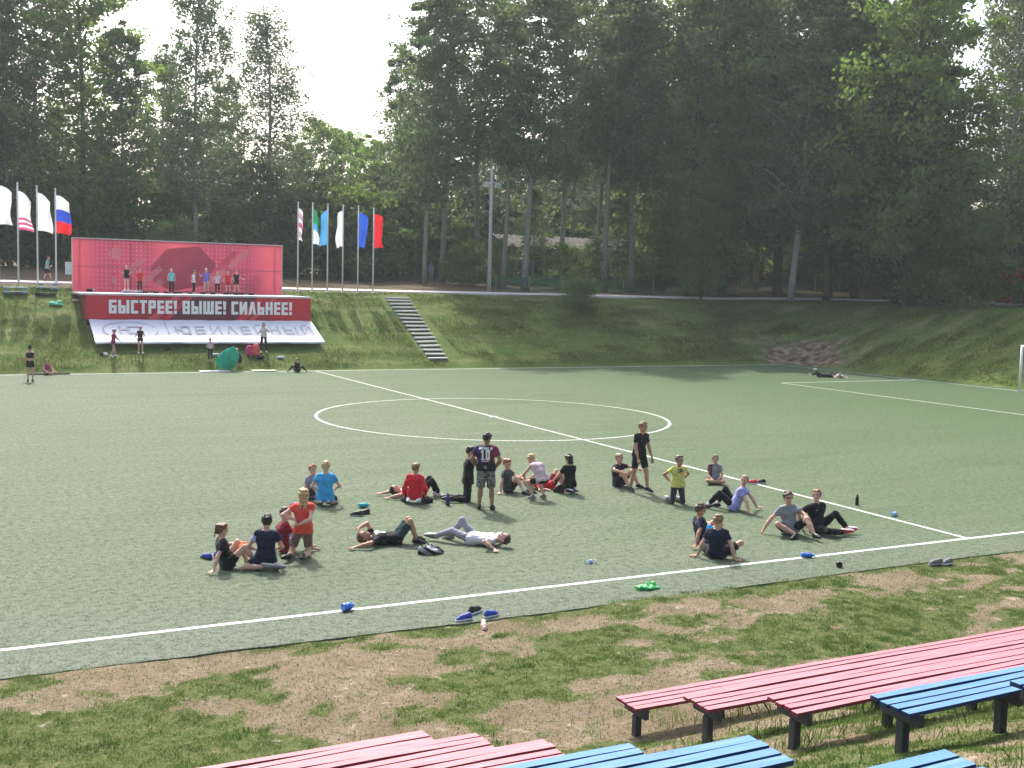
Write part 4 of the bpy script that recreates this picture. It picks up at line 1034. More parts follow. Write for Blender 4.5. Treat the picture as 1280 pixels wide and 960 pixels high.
        pn = un(pn - hd*(pn@hd)); pw = np.cross(hd, pn)          # palm normal, width axis
        kb = wr[q] + hd*.085*s
        for o in (-.022, 0, .022): S1.cone(wr[q] + pw*o*.5*s + hd*.015*s, kb + pw*o*s, .017*s, .013*s, k=.012)
        P['_'+q] = (hd, pn, pw, kb)
    body = Multi(); body.add(*S1.mesh())
    # ---- fingers
    if not far or extra == 'fingers':
        for q in 'LR':
            hd, pn, pw, kb = P['_'+q]; ts = 1 if q == 'L' else -1
            for o, ln in ((-.033, .068), (-.011, .080), (.011, .086), (.033, .074)):
                a = kb + pw*o*s - hd*.01*s; m1 = a + (hd*.93 + pn*.25 + pw*o*3)*ln*.45*s; m2 = m1 + (hd*.8 + pn*.55)*ln*.30*s; m3 = m2 + (hd*.6 + pn*.8)*ln*.25*s
                if wr[q][2] < .09*s:
                    m1 = a + (hd + pw*o*6)*ln*.5*s; m2 = m1 + (hd + pw*o*6)*ln*.3*s; m3 = m2 + (hd + pn*.2)*ln*.22*s
                body.add(*tubev([a, m1, m2, m3], [.0098*s, .0092*s, .0082*s, .0055*s]))
            a = wr[q] + hd*.025*s + pw*ts*.02*s; m1 = a + (hd*.55 + pw*ts*.7 + pn*.2)*.04*s; m2 = m1 + (hd*.8 + pw*ts*.35 + pn*.3)*.032*s; m3 = m2 + (hd*.9 + pn*.3)*.02*s
            body.add(*tubev([a, m1, m2, m3], [.0125*s, .011*s, .0095*s, .006*s]))
    # ---- head with face
    S2 = Sdf(hh_, .02*hS)
    L_ = lambda x, y, z: hc + (hrt*x + lk*y + hu*z)*hS
    S2.cone(L_(0, -.025, .035), L_(0, .02, .04), .078*hS, .074*hS)
    S2.cone(L_(0, .03, .02), L_(0, .048, -.075), .066*hS, .036*hS)
    S2.cone(L_(-.038, 0, -.045), L_(-.012, .05, -.08), .034*hS, .028*hS); S2.cone(L_(.038, 0, -.045), L_(.012, .05, -.08), .034*hS, .028*hS)
    S2.cone(nt_ - nd*.03*s, L_(0, -.02, -.03), .048*s, .05*hS)
    for sg in (-1, 1): S2.cone(L_(sg*.077, -.012, -.022), L_(sg*.084, -.018, .018), .011*hS, .015*hS, k=.006)
    S2.cone(L_(0, .09, .008), L_(0, .108, -.026), .010*hS, .0145*hS, k=.012)
    S2.cone(L_(-.02, .086, -.064), L_(.02, .086, -.064), .008*hS, .008*hS, k=.01)
    body.add(*S2.mesh())
    if not far:
        for sg in (-1, 1):
            V_, F_ = tubev([L_(sg*.022, .091, .008), L_(sg*.033, .090, .009), L_(sg*.044, .083, .008)], [.0025*hS, .0062*hS, .0025*hS]); body.add(V_, F_, 3)
            V_, F_ = tubev([L_(sg*.030, .0935, .0085), L_(sg*.035, .0925, .0085)], [.0065*hS, .0065*hS]); body.add(V_, F_, 1)
            V_, F_ = tubev([L_(sg*.016, .097, .028), L_(sg*.034, .094, .033), L_(sg*.052, .083, .027)], [.004*hS, .006*hS, .003*hS], 5); body.add(V_, F_, 1)
        V_, F_ = tubev([L_(-.024, .088, -.063), L_(0, .0965, -.061), L_(.024, .088, -.063)], [.003*hS, .0055*hS, .003*hS], 5); body.add(V_, F_, 2)
    bo = link('person', body.mesh('body'), None, [SKIN[sk], EYE, LIP, EYEW])
    phi = -math.atan2(loc[0], loc[1]) - R(face)
    bo.location = (loc[0], loc[1], loc[2] if len(loc) > 2 else 0); bo.rotation_euler = (0, 0, phi)
    tag(bo, label, 'person', group)
    sd_ = random.uniform(0, 9)
    # ---- clothes
    parts = {}
    if shirt:
        mt = shirt['m']; inf = shirt.get('inf', .018)*s; S3 = Sdf(h, .03*s)
        hem = shirt.get('hem', -.07); cuts = [(pel + up*hem*s, -up)]
        if shirt.get('top'): cuts.append((nb - up*shirt['top']*s, up))
        cuts.append((nb + nd*.012*s, un(nd*.8 - fd*.3)))
        torso(S3, inf, cuts)
        if hem < 0:
            for sg in (-1, 1): S3.cone(pel + hr*sg*.078*s*B - up*.09*s, pel + hr*sg*.072*s*B + up*.05*s, .115*s*slim+inf, .098*s*slim+inf*1.2, cuts)
        sl = shirt.get('sleeve', .55)
        for q in 'LR':
            if sl <= 0: continue
            e = sh[q]*(1-min(sl, 1)) + el[q]*min(sl, 1); ax_ = un(e - sh[q])
            S3.cone(sh[q], e + ax_*.05*s, .044*s*B+inf*.75, .041*s*B+inf*1.15, [(e, ax_)] if sl <= 1 else ())
            if sl > 1:
                f = min(sl-1, .95); w2 = el[q]*(1-f) + wr[q]*f; a2 = un(w2-el[q]); S3.cone(el[q], w2 + a2*.03*s, .043*s+inf*.6, .034*s+inf*.5, [(w2, a2)])
        V_, F_ = S3.mesh(.0075*s if not far else 0, 21, sd_)
        mm = Multi(); mm.add(V_, F_)
        me_ = mm.mesh('shirt'); mats = [mt]
        if shirt.get('m2'):                       # second colour on the sleeves or the flank
            mats.append(shirt['m2']); mi = []
            cen = np.array([V_[list(f)].mean(0) for f in F_])
            mi = shirt['split'](cen, dict(sh=sh, el=el, nb=nb, pel=pel, up=up, rt=rt, fd=fd, s=s)); me_.polygons.foreach_set('material_index', np.asarray(mi, np.int32))
        so = link(shirt.get('name', 'shirt'), me_, bo, mats); parts['shirt'] = so
    if legs:
        mt = legs['m']; inf = legs.get('inf', .010)*s; kind = legs['k']; S4 = Sdf(h, .022*s); wz = legs.get('waist', .10)
        cut = [(pel + up*wz*s, up)]
        for sg in (-1, 1): S4.cone(pel + hr*sg*.06*s, pel + hr*sg*.06*s + up*.09*s, .090*s*slim+inf, .082*s*slim+inf, cut)
        S4.cone(hip['L'], hip['R'], .088*s*slim+inf, .088*s*slim+inf, cut)
        fl = legs.get('len', .8)
        for q in 'LR':
            e = hip[q]*(1-min(fl, 1)) + kn[q]*min(fl, 1); a2 = un(e-hip[q])
            if fl <= 1:
                S4.cone(hip[q], e + a2*.06*s, .086*s*slim+inf, (.066 if kind != 'skirt' else .085)*s+inf*1.2, [(e, a2)])
            else:
                S4.cone(hip[q], kn[q], .084*s*slim+inf, .056*s+inf)
                f = min(fl-1, 1); w2 = kn[q]*(1-f) + an[q]*f; a2 = un(an[q]-kn[q])
                S4.cone(kn[q], kn[q]*.6+an[q]*.4, .056*s+inf, .052*s+inf); S4.cone(kn[q]*.6+an[q]*.4, w2 + a2*.03*s, .052*s+inf, .040*s+inf, [(w2, a2)])
        mm = Multi(); mm.add(*S4.mesh(.004*s if not far else 0, 26, sd_+3))
        parts['legs'] = link({'shorts': 'shorts', 'pants': 'trousers', 'skirt': 'skirt'}[kind], mm.mesh('legwear'), bo, [mt])
    if shoes:
        for q in 'LR':
            t = toe[q]; dn = dno[q]
            S5 = Sdf(h*.85, .02*s)
            hl = an[q] - t*.045*s + dn*.03*s; bl = an[q] + t*.10*s + dn*.038*s; tp = an[q] + t*.165*s + dn*.045*s
            S5.cone(hl, bl, .042*s, .042*s); S5.cone(bl, tp, .042*s, .032*s); S5.cone(an[q] - t*.01*s, an[q] + t*.05*s + dn*.02*s, .044*s, .044*s)
            V_, F_ = S5.mesh()
            mm = Multi(); mm.add(V_, F_); me_ = mm.mesh('shoe')
            mats = [shoes[0], shoes[1]]
            cen = V_[np.asarray(F_)].mean(1); mi = ((cen - an[q])@dn > .056*s).astype(int); me_.polygons.foreach_set('material_index', mi.astype(np.int32))
            link('shoe', me_, bo, mats)
            if len(shoes) > 2 and shoes[2] is not None:
                S6 = Sdf(h, .02*s); a2 = un(an[q]-kn[q]); w0 = an[q] - a2*(.12 if len(shoes) < 4 else shoes[3])*s
                S6.cone(w0, an[q] + a2*.01*s, .047*s, .042*s, [(w0, -a2)]); mm = Multi(); mm.add(*S6.mesh()); link('sock', mm.mesh('sock'), bo, [shoes[2]])
    if hair:
        mt, style = hair[0], hair[1]; S7 = Sdf(hh_, .015*hS)
        inf = .012*hS*(1.5 if style in ('curly', 'mop') else (.55 if style == 'buzz' else 1))
        fc = [(L_(0, .056, .072), un(lk*.74 - hu*.67))] if style != 'fringe' else [(L_(0, .07, .045), un(lk*.5 - hu*.86))]
        nape = -.055 if style in ('short', 'buzz', 'curly', 'fringe', 'mop') else -.09
        cutb = fc + [(L_(0, 0, nape), -hu)]
        S7.cone(L_(0, -.028, .036), L_(0, .022, .043), .078*hS+inf, .074*hS+inf, cutb)
        S7.cone(L_(0, -.03, .02), L_(0, -.03, -.04), .074*hS+inf, .055*hS+inf, cutb)
        if style in ('short', 'mop', 'curly', 'fringe'): S7.cone(L_(-.03, .04, .098), L_(.035, .038, .10), .022*hS, .024*hS)
        if style in ('curly', 'mop'):
            rs = np.random.default_rng(int(sd_*100))
            for _ in range(26):
                v = un(rs.normal(0, 1, 3)*vv(1, 1, .8) + vv(0, -.35, .55)); S7.ball(L_(*(v*vv(.078, .088, .088) + vv(0, -.008, .035))), .022*hS)
        if style == 'pony':
            S7.ball(L_(0, -.10, .07), .03*hS); S7.cone(L_(0, -.11, .06), L_(0, -.125, -.10), .028*hS, .012*hS)
        if style == 'bun': S7.ball(L_(0, -.075, .115), .04*hS)
        if style == 'long':
            for x in (-.05, -.02, .02, .05): S7.cone(L_(x, -.055, .03), L_(x*.8, -.085, -.20 - .03*math.sin(x*60)), .042*hS, .022*hS)
        if style == 'bob':
            for x in (-.055, -.025, .025, .055): S7.cone(L_(x, -.04, .03), L_(x*1.05, -.055, -.10), .04*hS, .026*hS)
        if style == 'cap':
            pass
        mm = Multi(); mm.add(*S7.mesh(.008*hS if style not in ('cap', 'buzz') else 0, 62, sd_)); link('hair' if style != 'cap' else 'cap', mm.mesh('hair'), bo, [mt])
        if style == 'cap':
            S8 = Sdf(hh_, .01); S8.cone(L_(-.04, .085, .05), L_(.04, .085, .05), .02*hS, .02*hS); S8.cone(L_(-.025, .125, .043), L_(.025, .125, .043), .018*hS, .018*hS)
            mm = Multi(); mm.add(*S8.mesh()); link('cap_peak', mm.mesh('peak'), bo, [mt])
    return bo, dict(nb=nb, pel=pel, up=up, rt=rt, fd=fd, sh=sh, el=el, wr=wr, kn=kn, an=an, hc=hc, lk=lk, s=s, shirt=parts.get('shirt'))

def print_on(bo, J, me, u, v, back, mat, name, lift=.013):
    """press flat lettering (x right, z up after fit_text) onto the shirt by casting every vertex at it"""
    shirt = J['shirt']; bvh = BVHTree.FromPolygons([q.co[:] for q in shirt.data.vertices], [tuple(p.vertices) for p in shirt.data.polygons])
    bm = bmesh.new(); bm.from_mesh(me)
    bmesh.ops.triangulate(bm, faces=bm.faces); bmesh.ops.subdivide_edges(bm, edges=bm.edges[:], cuts=3)
    sg = -1 if back else 1
    c = J['pel'] + J['up']*v + J['rt']*u
    for vt in bm.verts:
        x, z = vt.co.x, vt.co.z
        p = c + J['rt']*x*(1 if back else -1) + J['up']*z + J['fd']*sg*.6
        hit = bvh.ray_cast(Vector(p), Vector(-J['fd']*sg))
        q = Vector(p) + Vector(-J['fd']*sg)*.5 if hit[0] is None else hit[0]
        vt.co = q + Vector(J['fd']*sg)*lift
    m2 = bpy.data.meshes.new(name); bm.to_mesh(m2); bm.free(); bpy.data.meshes.remove(me)
    return link(name, m2, shirt, [mat])
# ------------------------------------------------------------------ the people
c_black = cloth('cloth_black', (.014, .014, .016)); c_navy = cloth('cloth_navy', (.014, .02, .045)); c_crim = cloth('cloth_crimson', (.20, .018, .035)); c_lav = cloth('cloth_lavender', (.36, .36, .52))
c_coral = cloth('cloth_coral', (.68, .085, .06)); c_brown = cloth('cloth_taupe', (.17, .115, .095)); c_blue = cloth('cloth_sky', (.06, .33, .62)); c_red = cloth('cloth_red', (.58, .02, .035))
c_grey = cloth('cloth_grey', (.25, .26, .28)); c_dgrey = cloth('cloth_slate', (.055, .062, .07)); c_pinkw = cloth('cloth_pale_pink', (.56, .43, .46)); c_yel = cloth('cloth_yellow', (.60, .56, .16))
c_char = cloth('cloth_charcoal', (.05, .052, .06)); c_viol = cloth('cloth_violet', (.30, .30, .60)); c_maroon = cloth('cloth_maroon', (.16, .06, .075)); c_teal = cloth('cloth_teal', (.025, .055, .065))
c_white = cloth('cloth_white', (.66, .66, .70)); c_lgrey = cloth('cloth_light_grey', (.30, .31, .35)); c_bblue = cloth('cloth_bright_blue', (.05, .36, .68)); c_mag = cloth('cloth_magenta', (.30, .03, .12)); c_dpur = cloth('cloth_dark_plum', (.03, .018, .04))
c_tealp = cloth('cloth_turquoise', (.16, .48, .48)); c_purp = cloth('cloth_purple_blue', (.16, .15, .52)); c_lpink = cloth('cloth_light_pink', (.62, .42, .50)); c_hot = cloth('cloth_hot_pink', (.62, .04, .20))
s_black = simple('shoe_black', (.016, .016, .018), .5, .1, 5, .1); s_white = simple('shoe_white', (.66, .66, .66), .5, .1, 5, .1); s_sole = simple('sole_grey', (.34, .34, .33), .8, .1, 6, .1); s_red = simple('shoe_red', (.55, .02, .03), .5, .1, 5, .1); s_blue = simple('shoe_blue', (.03, .06, .34), .5, .1, 5, .1); s_grey = simple('shoe_grey', (.17, .17, .17), .6, .1, 5, .1); s_beige = simple('shoe_beige', (.50, .38, .34), .6, .1, 5, .1)
h_dark = hairm('hair_black', (.018, .014, .012)); h_brown = hairm('hair_brown', (.075, .042, .026)); h_aub = hairm('hair_auburn', (.14, .055, .028)); h_lbr = hairm('hair_light_brown', (.20, .125, .065)); h_blond = hairm('hair_blond', (.46, .31, .15)); h_red = hairm('hair_ginger', (.24, .085, .035)); h_buzz = hairm('hair_buzz', (.32, .21, .13))
k_camo = N('camo_cloth'); _co = k_camo.co(); k_camo.col(k_camo.ramp(k_camo.noise(13, 2, _co), [(.36, (.035, .035, .035)), (.44, (.10, .105, .10)), (.52, (.26, .27, .26)), (.60, (.07, .075, .07)), (.70, (.36, .36, .35))])); k_camo.rough(.9, .1); k_camo = k_camo.m
k_jer = N('jersey_cloth'); _co = k_jer.co(); _sx = k_jer.n('ShaderNodeSeparateXYZ'); k_jer.l(_co, _sx.inputs[0])
_gx = k_jer.math('ADD', _sx.outputs[0], k_jer.math('MULTIPLY', k_jer.math('SUBTRACT', k_jer.noise(9, 3, _co), .5), .12))
_mr = k_jer.n('ShaderNodeMapRange', i={'From Min': -.22, 'From Max': .22}); k_jer.l(_gx, _mr.inputs[0])
_c1 = k_jer.ramp(_mr.outputs[0], [(.1, (.04, .022, .10)), (.35, (.026, .018, .042)), (.6, (.04, .012, .024)), (.9, (.20, .035, .055))])
_mz = k_jer.n('ShaderNodeMapRange', i={'From Min': 1.05, 'From Max': 1.16}); k_jer.l(_sx.outputs[2], _mz.inputs[0]); k_jer.col(k_jer.mix(_mz.outputs[0], (.018, .012, .016), _c1)); k_jer.rough(.75, .2); k_jer = k_jer.m
let_w = simple('print_white', (.72, .72, .72), .7, .04, 5, 0)

SIT = dict(pel=(0, 0, .10), spine=(0, -.18, 1), LF=(-.13, .50, .08), RF=(.13, .50, .08), LK=(-.15, .3, 1), RK=(.15, .3, 1), hunch=.03)
KNEEL = dict(pel=(0, 0, .49), spine=(0, .03, 1), LF=(-.11, -.40, .075), RF=(.11, -.40, .075), LK=(-.1, 1, -.3), RK=(.1, 1, -.3), LT=(0, -1, -.15), RT=(0, -1, -.15))
HEEL = dict(pel=(0, -.05, .235), spine=(0, .06, 1), LF=(-.10, -.12, .075), RF=(.10, -.12, .075), LK=(-.3, 1, -.15), RK=(.3, 1, -.15), LT=(.1, -1, -.1), RT=(-.1, -1, -.1))
def po(base, **k): d = dict(base); d.update(k); return d
Tee = lambda m, **k: dict(m=m, **k)
W = lambda a, b: (a, b)

# cluster on the left
person('girl in black tee with auburn ponytail leaning back on one hand', (4.66, 19.62), 72, 1.6, po(SIT, spine=(.02, -.22, 1), RH=(.32, -.36, .035), RE=(.3, -.9, .3), LH=(-.12, .30, .42), LF=(-.10, .42, .08), RF=(.16, .52, .08), look=(-.15, 1, -.15), twist=8), Tee(c_black), dict(k='shorts', m=c_black, len=.5), None, (h_aub, 'pony'), 3)
person('boy in navy tee kneeling with grey shoe soles towards the camera', (5.28, 19.37), 6, 1.66, po(HEEL, pel=(0, 0, .20), spine=(.02, .08, 1), LF=(.02, -.22, .08), RF=(.22, -.26, .08), LK=(-1, .7, -.1), RK=(-.4, 1, -.1), LT=(1, -.35, -.1), RT=(1, -.5, -.1), LH=(-.22, .22, .30), RH=(.18, .30, .30), look=(0, 1, -.1)),
       Tee(c_navy, m2=c_lav, split=lambda c, J: (((c - J['sh']['L'])@un(J['el']['L']-J['sh']['L'])) > .05*J['s']).astype(int)*((c@J['rt']) < (J['sh']['L']@J['rt'] - .02)).astype(int)), dict(k='shorts', m=c_navy, len=.75), (s_grey, s_sole), (h_dark, 'short'), 0)
person('boy in crimson tee and lavender trousers sitting behind the coral-shirted girl', (5.95, 20.45), 78, 1.64, po(SIT, spine=(0, -.05, 1), hunch=.06, LH=(-.10, .36, .40), RH=(.12, .38, .36), look=(.1, 1, -.25)), Tee(c_crim), dict(k='pants', m=c_lav, len=1.62), None, (h_brown, 'short'), 0)
person('girl in coral top with long blond hair kneeling upright, hands behind her back', (6.14, 19.98), 8, 1.70, po(KNEEL, LF=(-.20, -.42, .075), RF=(.06, -.40, .075), LT=(-.55, -.9, -.1), LH=(-.13, -.11, .70), LE=(-1, -.35, -.1), RH=(-.06, -.16, .62), RE=(.8, -.7, -.1), look=(-.1, 1, -.15), ldir=(.4, -.2, -.9), rdir=(-1, -.1, -.35)),
       Tee(c_coral, sleeve=.35, hem=-.05), dict(k='shorts', m=c_brown, len=.72, waist=.13), (s_black, s_black), (h_blond, 'long'), 3, slim=.93)
person('boy in sky blue tee sitting on his heels with his back to the camera', (8.03, 24.45), 4, 1.70, po(HEEL, LH=(-.22, .2, .34), RH=(.24, .24, .36), look=(.05, 1, -.2)), Tee(c_blue, hem=-.13), dict(k='shorts', m=c_navy, len=.8), (s_black, s_sole), (h_blond, 'short'), 3)
person('child in light grey tee propped on one arm behind the sky blue tee boy', (8.02, 25.25), 150, 1.55, po(SIT, RH=(.36, .12, .035), RE=(1, -.2, .3), LH=(-.1, .34, .4), look=(0, 1, -.1)), Tee(c_grey), dict(k='shorts', m=c_dgrey, len=.8), (s_black, s_sole), (h_red, 'short'), 3)
# red pair
person('boy in red and white tee lying on his back with arm stretched out', (10.45, 24.65), 82, 1.62, dict(lie=1, pel=(0, 0, .10), spine=(0, -1, .06), LF=(-.12, .40, .08), RF=(.10, .46, .08), LK=(0, .2, 1), RK=(.1, .2, 1), LH=(-.2, -.98, .06), RH=(.30, -.80, .05), RE=(1, -.2, .1), look=(.1, .25, 1), neck=(0, -1, .25)), Tee(c_red, m2=c_white, split=lambda c, J: (np.abs((c-J['pel'])@J['rt']) < .10*J['s']).astype(int)), dict(k='pants', m=c_black, len=1.9), (s_white, s_white), (h_dark, 'short'), 3)
person('boy in long red top sitting on his heels beside the one lying down', (10.02, 23.98), 15, 1.62, po(HEEL, pel=(0, 0, .20), LF=(-.12, -.16, .08), RF=(.16, -.16, .08), LH=(-.30, .05, .05), LE=(-1, -.3, .4), RH=(.26, .04, .16), LT=(.4, -1, -.1), RT=(-.1, -1, -.1), look=(.2, 1, -.1)), Tee(c_red, sleeve=1.75, hem=-.12), dict(k='pants', m=c_black, len=1.9), (s_white, s_white), (h_lbr, 'short'), 0)
# around the man in the jersey
person('person in black kneeling upright, hidden partly behind the jersey man', (11.25, 23.72), 82, 1.76, po(KNEEL, spine=(0, .05, 1), LH=(-.06, .22, 1.12), LE=(-.8, .3, -1), RH=(.10, .16, 1.06), RE=(.7, .3, -1), look=(.1, 1, -.25), LF=(-.10, -.42, .075), RF=(.13, -.42, .075)), Tee(c_black), dict(k='pants', m=c_black, len=1.92), (s_black, s_black), (h_dark, 'short'), 0)
bo, J = person('man in dark number 10 football jersey and camouflage shorts, seen from behind', (11.2, 22.68), 8, 1.77, dict(LH=(-.205, .10, .93), RH=(.205, .10, .93), LE=(-1, -.9, 0), RE=(1, -.9, 0), LF=(-.13, 0, .085), RF=(.15, 0, .085), look=(.45, 1, -.35), ldir=(.5, .6, -.6), rdir=(-.5, .6, -.6)), Tee(k_jer, hem=-.05, sleeve=.62, inf=.018), dict(k='shorts', m=k_camo, len=1.0, inf=.022), (s_black, s_black), (h_dark, 'short'), 2, build=1.16, slim=1.06)
print_on(bo, J, stroke_text('10', .20, .22, .17, .22), 0, .315, True, let_w, 'shirt_number')
print_on(bo, J, stroke_text('NEYMAR JR', .30, .055, .22, .2), 0, .46, True, let_w, 'shirt_lettering')
print_on(bo, J, stroke_text('UNICEF', .17, .036, .22, .2), 0, .175, True, let_w, 'shirt_lettering')
person('boy in slate grey tee and long white socks sitting right of the jersey man', (12.72, 24.45), 118, 1.62, po(SIT, RH=(.36, -.05, .035), RE=(.8, -.6, .2), LH=(-.08, .34, .38), LF=(-.18, .52, .08), RF=(.10, .50, .08), look=(-.1, 1, -.35), twist=-8), Tee(c_dgrey), dict(k='shorts', m=c_dgrey, len=.72), (s_black, s_sole, c_white, .2), (h_red, 'short'), 3)
person('blond boy in pale pink tank top bending forward with hands on his knee', (12.95, 23.35), -42, 1.60, dict(pel=(0, -.12, .52), spine=(.0, .62, .78), hunch=.05, LF=(-.13, .06, .085), RF=(.20, .02, .085), LK=(-.2, 1, 0), RK=(.3, 1, .1), LH=(-.14, .40, .50), RH=(.1, .42, .50), LE=(-1, 0, -.4), RE=(1, .1, -.4), look=(0, 1, -.5), neck=(0, .8, .6)), Tee(c_pinkw, sleeve=.0, hem=-.06), dict(k='shorts', m=c_black, len=.62), (s_grey, s_white), (h_blond, 'short'), 3)
person('child lying with bent knees and red shorts behind the bending boy', (13.95, 24.55), 66, 1.55, dict(lie=1, pel=(0, 0, .10), spine=(0, -1, .05), LF=(-.12, .38, .08), RF=(.12, .36, .08), LK=(-.15, .2, 1), RK=(.2, .2, 1), LH=(-.32, -.3, .05), RH=(.3, -.28, .05), look=(.1, .2, 1), neck=(0, -1, .2)), Tee(c_red), dict(k='shorts', m=c_crim, len=.72), (s_white, s_white), (h_brown, 'short'), 3)
person('dark-haired kid in black tee kneeling on heels at the feet of the lying child', (14.05, 23.85), -38, 1.63, po(HEEL, LH=(-.18, .36, .30), RH=(.16, .38, .30), look=(-.15, 1, -.3)), Tee(c_black), dict(k='pants', m=c_black, len=1.75), (s_black, s_white), (h_dark, 'bob'), 0, slim=.95)
# in the middle right
person('tall boy in black tee and shorts standing and looking to the right', (15.78, 23.35), 138, 1.80, dict(pel=(0, 0, .92), spine=(.0, .12, 1), LF=(-.12, .20, .085), RF=(.14, -.13, .085), LH=(-.24, .20, .78), RH=(.22, .22, .72), LE=(-.5, -1, 0), RE=(.5, -1, 0), look=(-.35, 1, -.15)), Tee(c_black, inf=.016), dict(k='shorts', m=c_black, len=.82), (s_black, s_white), (h_lbr, 'short'), 1, slim=.92)
person('boy in dark plum tee sitting with arms on raised knees behind the standing boy', (15.75, 24.2), 128, 1.66, po(SIT, spine=(0, -.06, 1), hunch=.05, LF=(-.24, .48, .08), RF=(.16, .46, .08), LH=(-.26, .46, .50), RH=(.30, .36, .44), LE=(-1, 0, 0), RE=(1, 0, 0), look=(-.1, 1, -.1)), Tee(c_dpur), dict(k='shorts', m=c_black, len=.7), (s_black, s_white), (h_buzz, 'buzz'), 3)
bo, J = person('boy in yellow tee kneeling upright with hands on his hips', (15.80, 21.72), 156, 1.56, po(KNEEL, LH=(-.16, -.13, .60), RH=(.16, -.14, .58), LE=(-1, -.4, 0), RE=(1, -.4, 0), look=(-.3, 1, 0), LF=(-.12, -.38, .075), RF=(.12, -.38, .075)), Tee(c_yel, hem=-.04), dict(k='pants', m=c_char, len=1.9), (s_white, s_white), (h_brown, 'short'), 1)
mb = MB()
for a, b_, l_ in ((-.07, .02, .14), (-.02, -.01, .1), (-.05, -.035, .07)): mb.add([(a, 0, b_-.012), (a+l_, 0, b_-.008), (a+l_*.9, 0, b_+.014), (a+.02, 0, b_+.016)], [(0, 1, 2, 3)])
print_on(bo, J, mb.mesh('g'), 0, .37, False, c_char, 'shirt_print')
person('boy in violet tee and black trousers leaning back on his hands', (16.62, 20.62), -78, 1.74, po(SIT, spine=(0, -.42, 1), LF=(-.12, .58, .08), RF=(.14, .42, .08), LH=(-.32, -.42, .035), RH=(.30, -.48, .035), LE=(-.5, -1, .3), RE=(.5, -1, .3), look=(-1, .15, -.1), LK=(-.1, .2, 1), RK=(.1, .2, 1)), Tee(c_viol), dict(k='pants', m=c_black, len=1.82), (s_black, s_white, s_white), (h_buzz, 'buzz'), 3)
person('small kid in grey and maroon tee sitting cross-legged by the halfway line', (18.45, 23.75), 172, 1.45, po(SIT, spine=(0, .02, 1), hunch=.05, LF=(.12, .22, .07), RF=(-.12, .28, .07), LK=(-1, .3, .15), RK=(1, .3, .15), LT=(1, .2, 0), RT=(-1, .2, 0), LH=(-.1, .30, .20), RH=(.12, .30, .18), look=(.05, 1, -.05)), Tee(c_grey, m2=c_maroon, split=lambda c, J: ((c@J['rt']) > .09*J['s']).astype(int)), dict(k='shorts', m=c_maroon, len=.7), (s_black, s_sole), (h_lbr, 'short'), 0)
person('boy in navy tee and bright blue shorts propped on one hand, facing right', (13.75, 17.98), 64, 1.66, po(SIT, spine=(0, -.2, 1), RH=(.34, -.34, .035), RE=(.5, -1, .3), LH=(-.12, .36, .40), LF=(-.12, .50, .08), RF=(.12, .44, .08), look=(.1, 1, -.25)), Tee(c_navy), dict(k='shorts', m=c_bblue, len=.8), (s_black, s_sole), (h_brown, 'short'), 1)
person('boy in navy tee with his back to the camera and both hands on the turf', (13.32, 16.98), 4, 1.68, po(SIT, spine=(0, -.16, 1), LH=(-.36, -.06, .035), RH=(.34, -.10, .035), LE=(-.8, -.8, .2), RE=(.8, -.8, .2), LF=(.08, .34, .07), RF=(.22, .36, .08), LK=(-1, .4, .2), RK=(1, .3, .6), LT=(1, .3, 0), RT=(.6, 1, 0), look=(.3, 1, -.25)), Tee(c_navy, hem=-.05), dict(k='shorts', m=c_black, len=.8), (s_black, s_sole), (h_lbr, 'short'), 0)
person('boy in grey tee and black shorts sitting with one arm stretched to the side', (16.12, 18.12), 152, 1.76, po(SIT, spine=(.10, -.12, 1), RH=(.60, -.10, .035), RE=(.6, -.8, .3), LH=(-.16, .40, .30), LE=(-1, .2, .2), LF=(-.22, .60, .08), RF=(.10, .42, .08), LK=(-.2, .2, 1), RK=(1, .3, .55), RT=(.9, .6, -.1), LT=(-.1, 1, -.2), ldir=(0, .3, -1), look=(-.05, 1, -.1)), Tee(c_grey), dict(k='shorts', m=c_black, len=.8), (s_black, s_black), (h_brown, 'mop'), 0)
bo, J = person('ginger boy all in black with red shoes sitting with one knee raised', (16.78, 18.02), 140, 1.80, po(SIT, spine=(.02, -.12, 1), LF=(-.52, .30, .08), RF=(-.30, .44, .08), LK=(-.7, .1, 1), RK=(.5, .8, .1), LT=(-1, .45, -.1), RT=(-1, .5, -.1), LH=(-.24, -.28, .035), LE=(-1, -.6, .2), RH=(.26, -.18, .12), RE=(1, -.6, .1), look=(.95, .75, 0), hipyaw=-28), Tee(c_black, hem=-.09), dict(k='pants', m=c_black, len=1.9), (s_red, s_white), (h_red, 'short'), 3)
mb = MB(); mb.add([(-.03, 0, .004), (-.018, 0, -.010), (0, 0, -.006), (.035, 0, .012), (0, 0, .0), (-.02, 0, -.002)], [(0, 1, 2, 5), (2, 3, 4, 5)])
print_on(bo, J, mb.mesh('g'), -.09*-1, .39, False, let_w, 'chest_emblem')
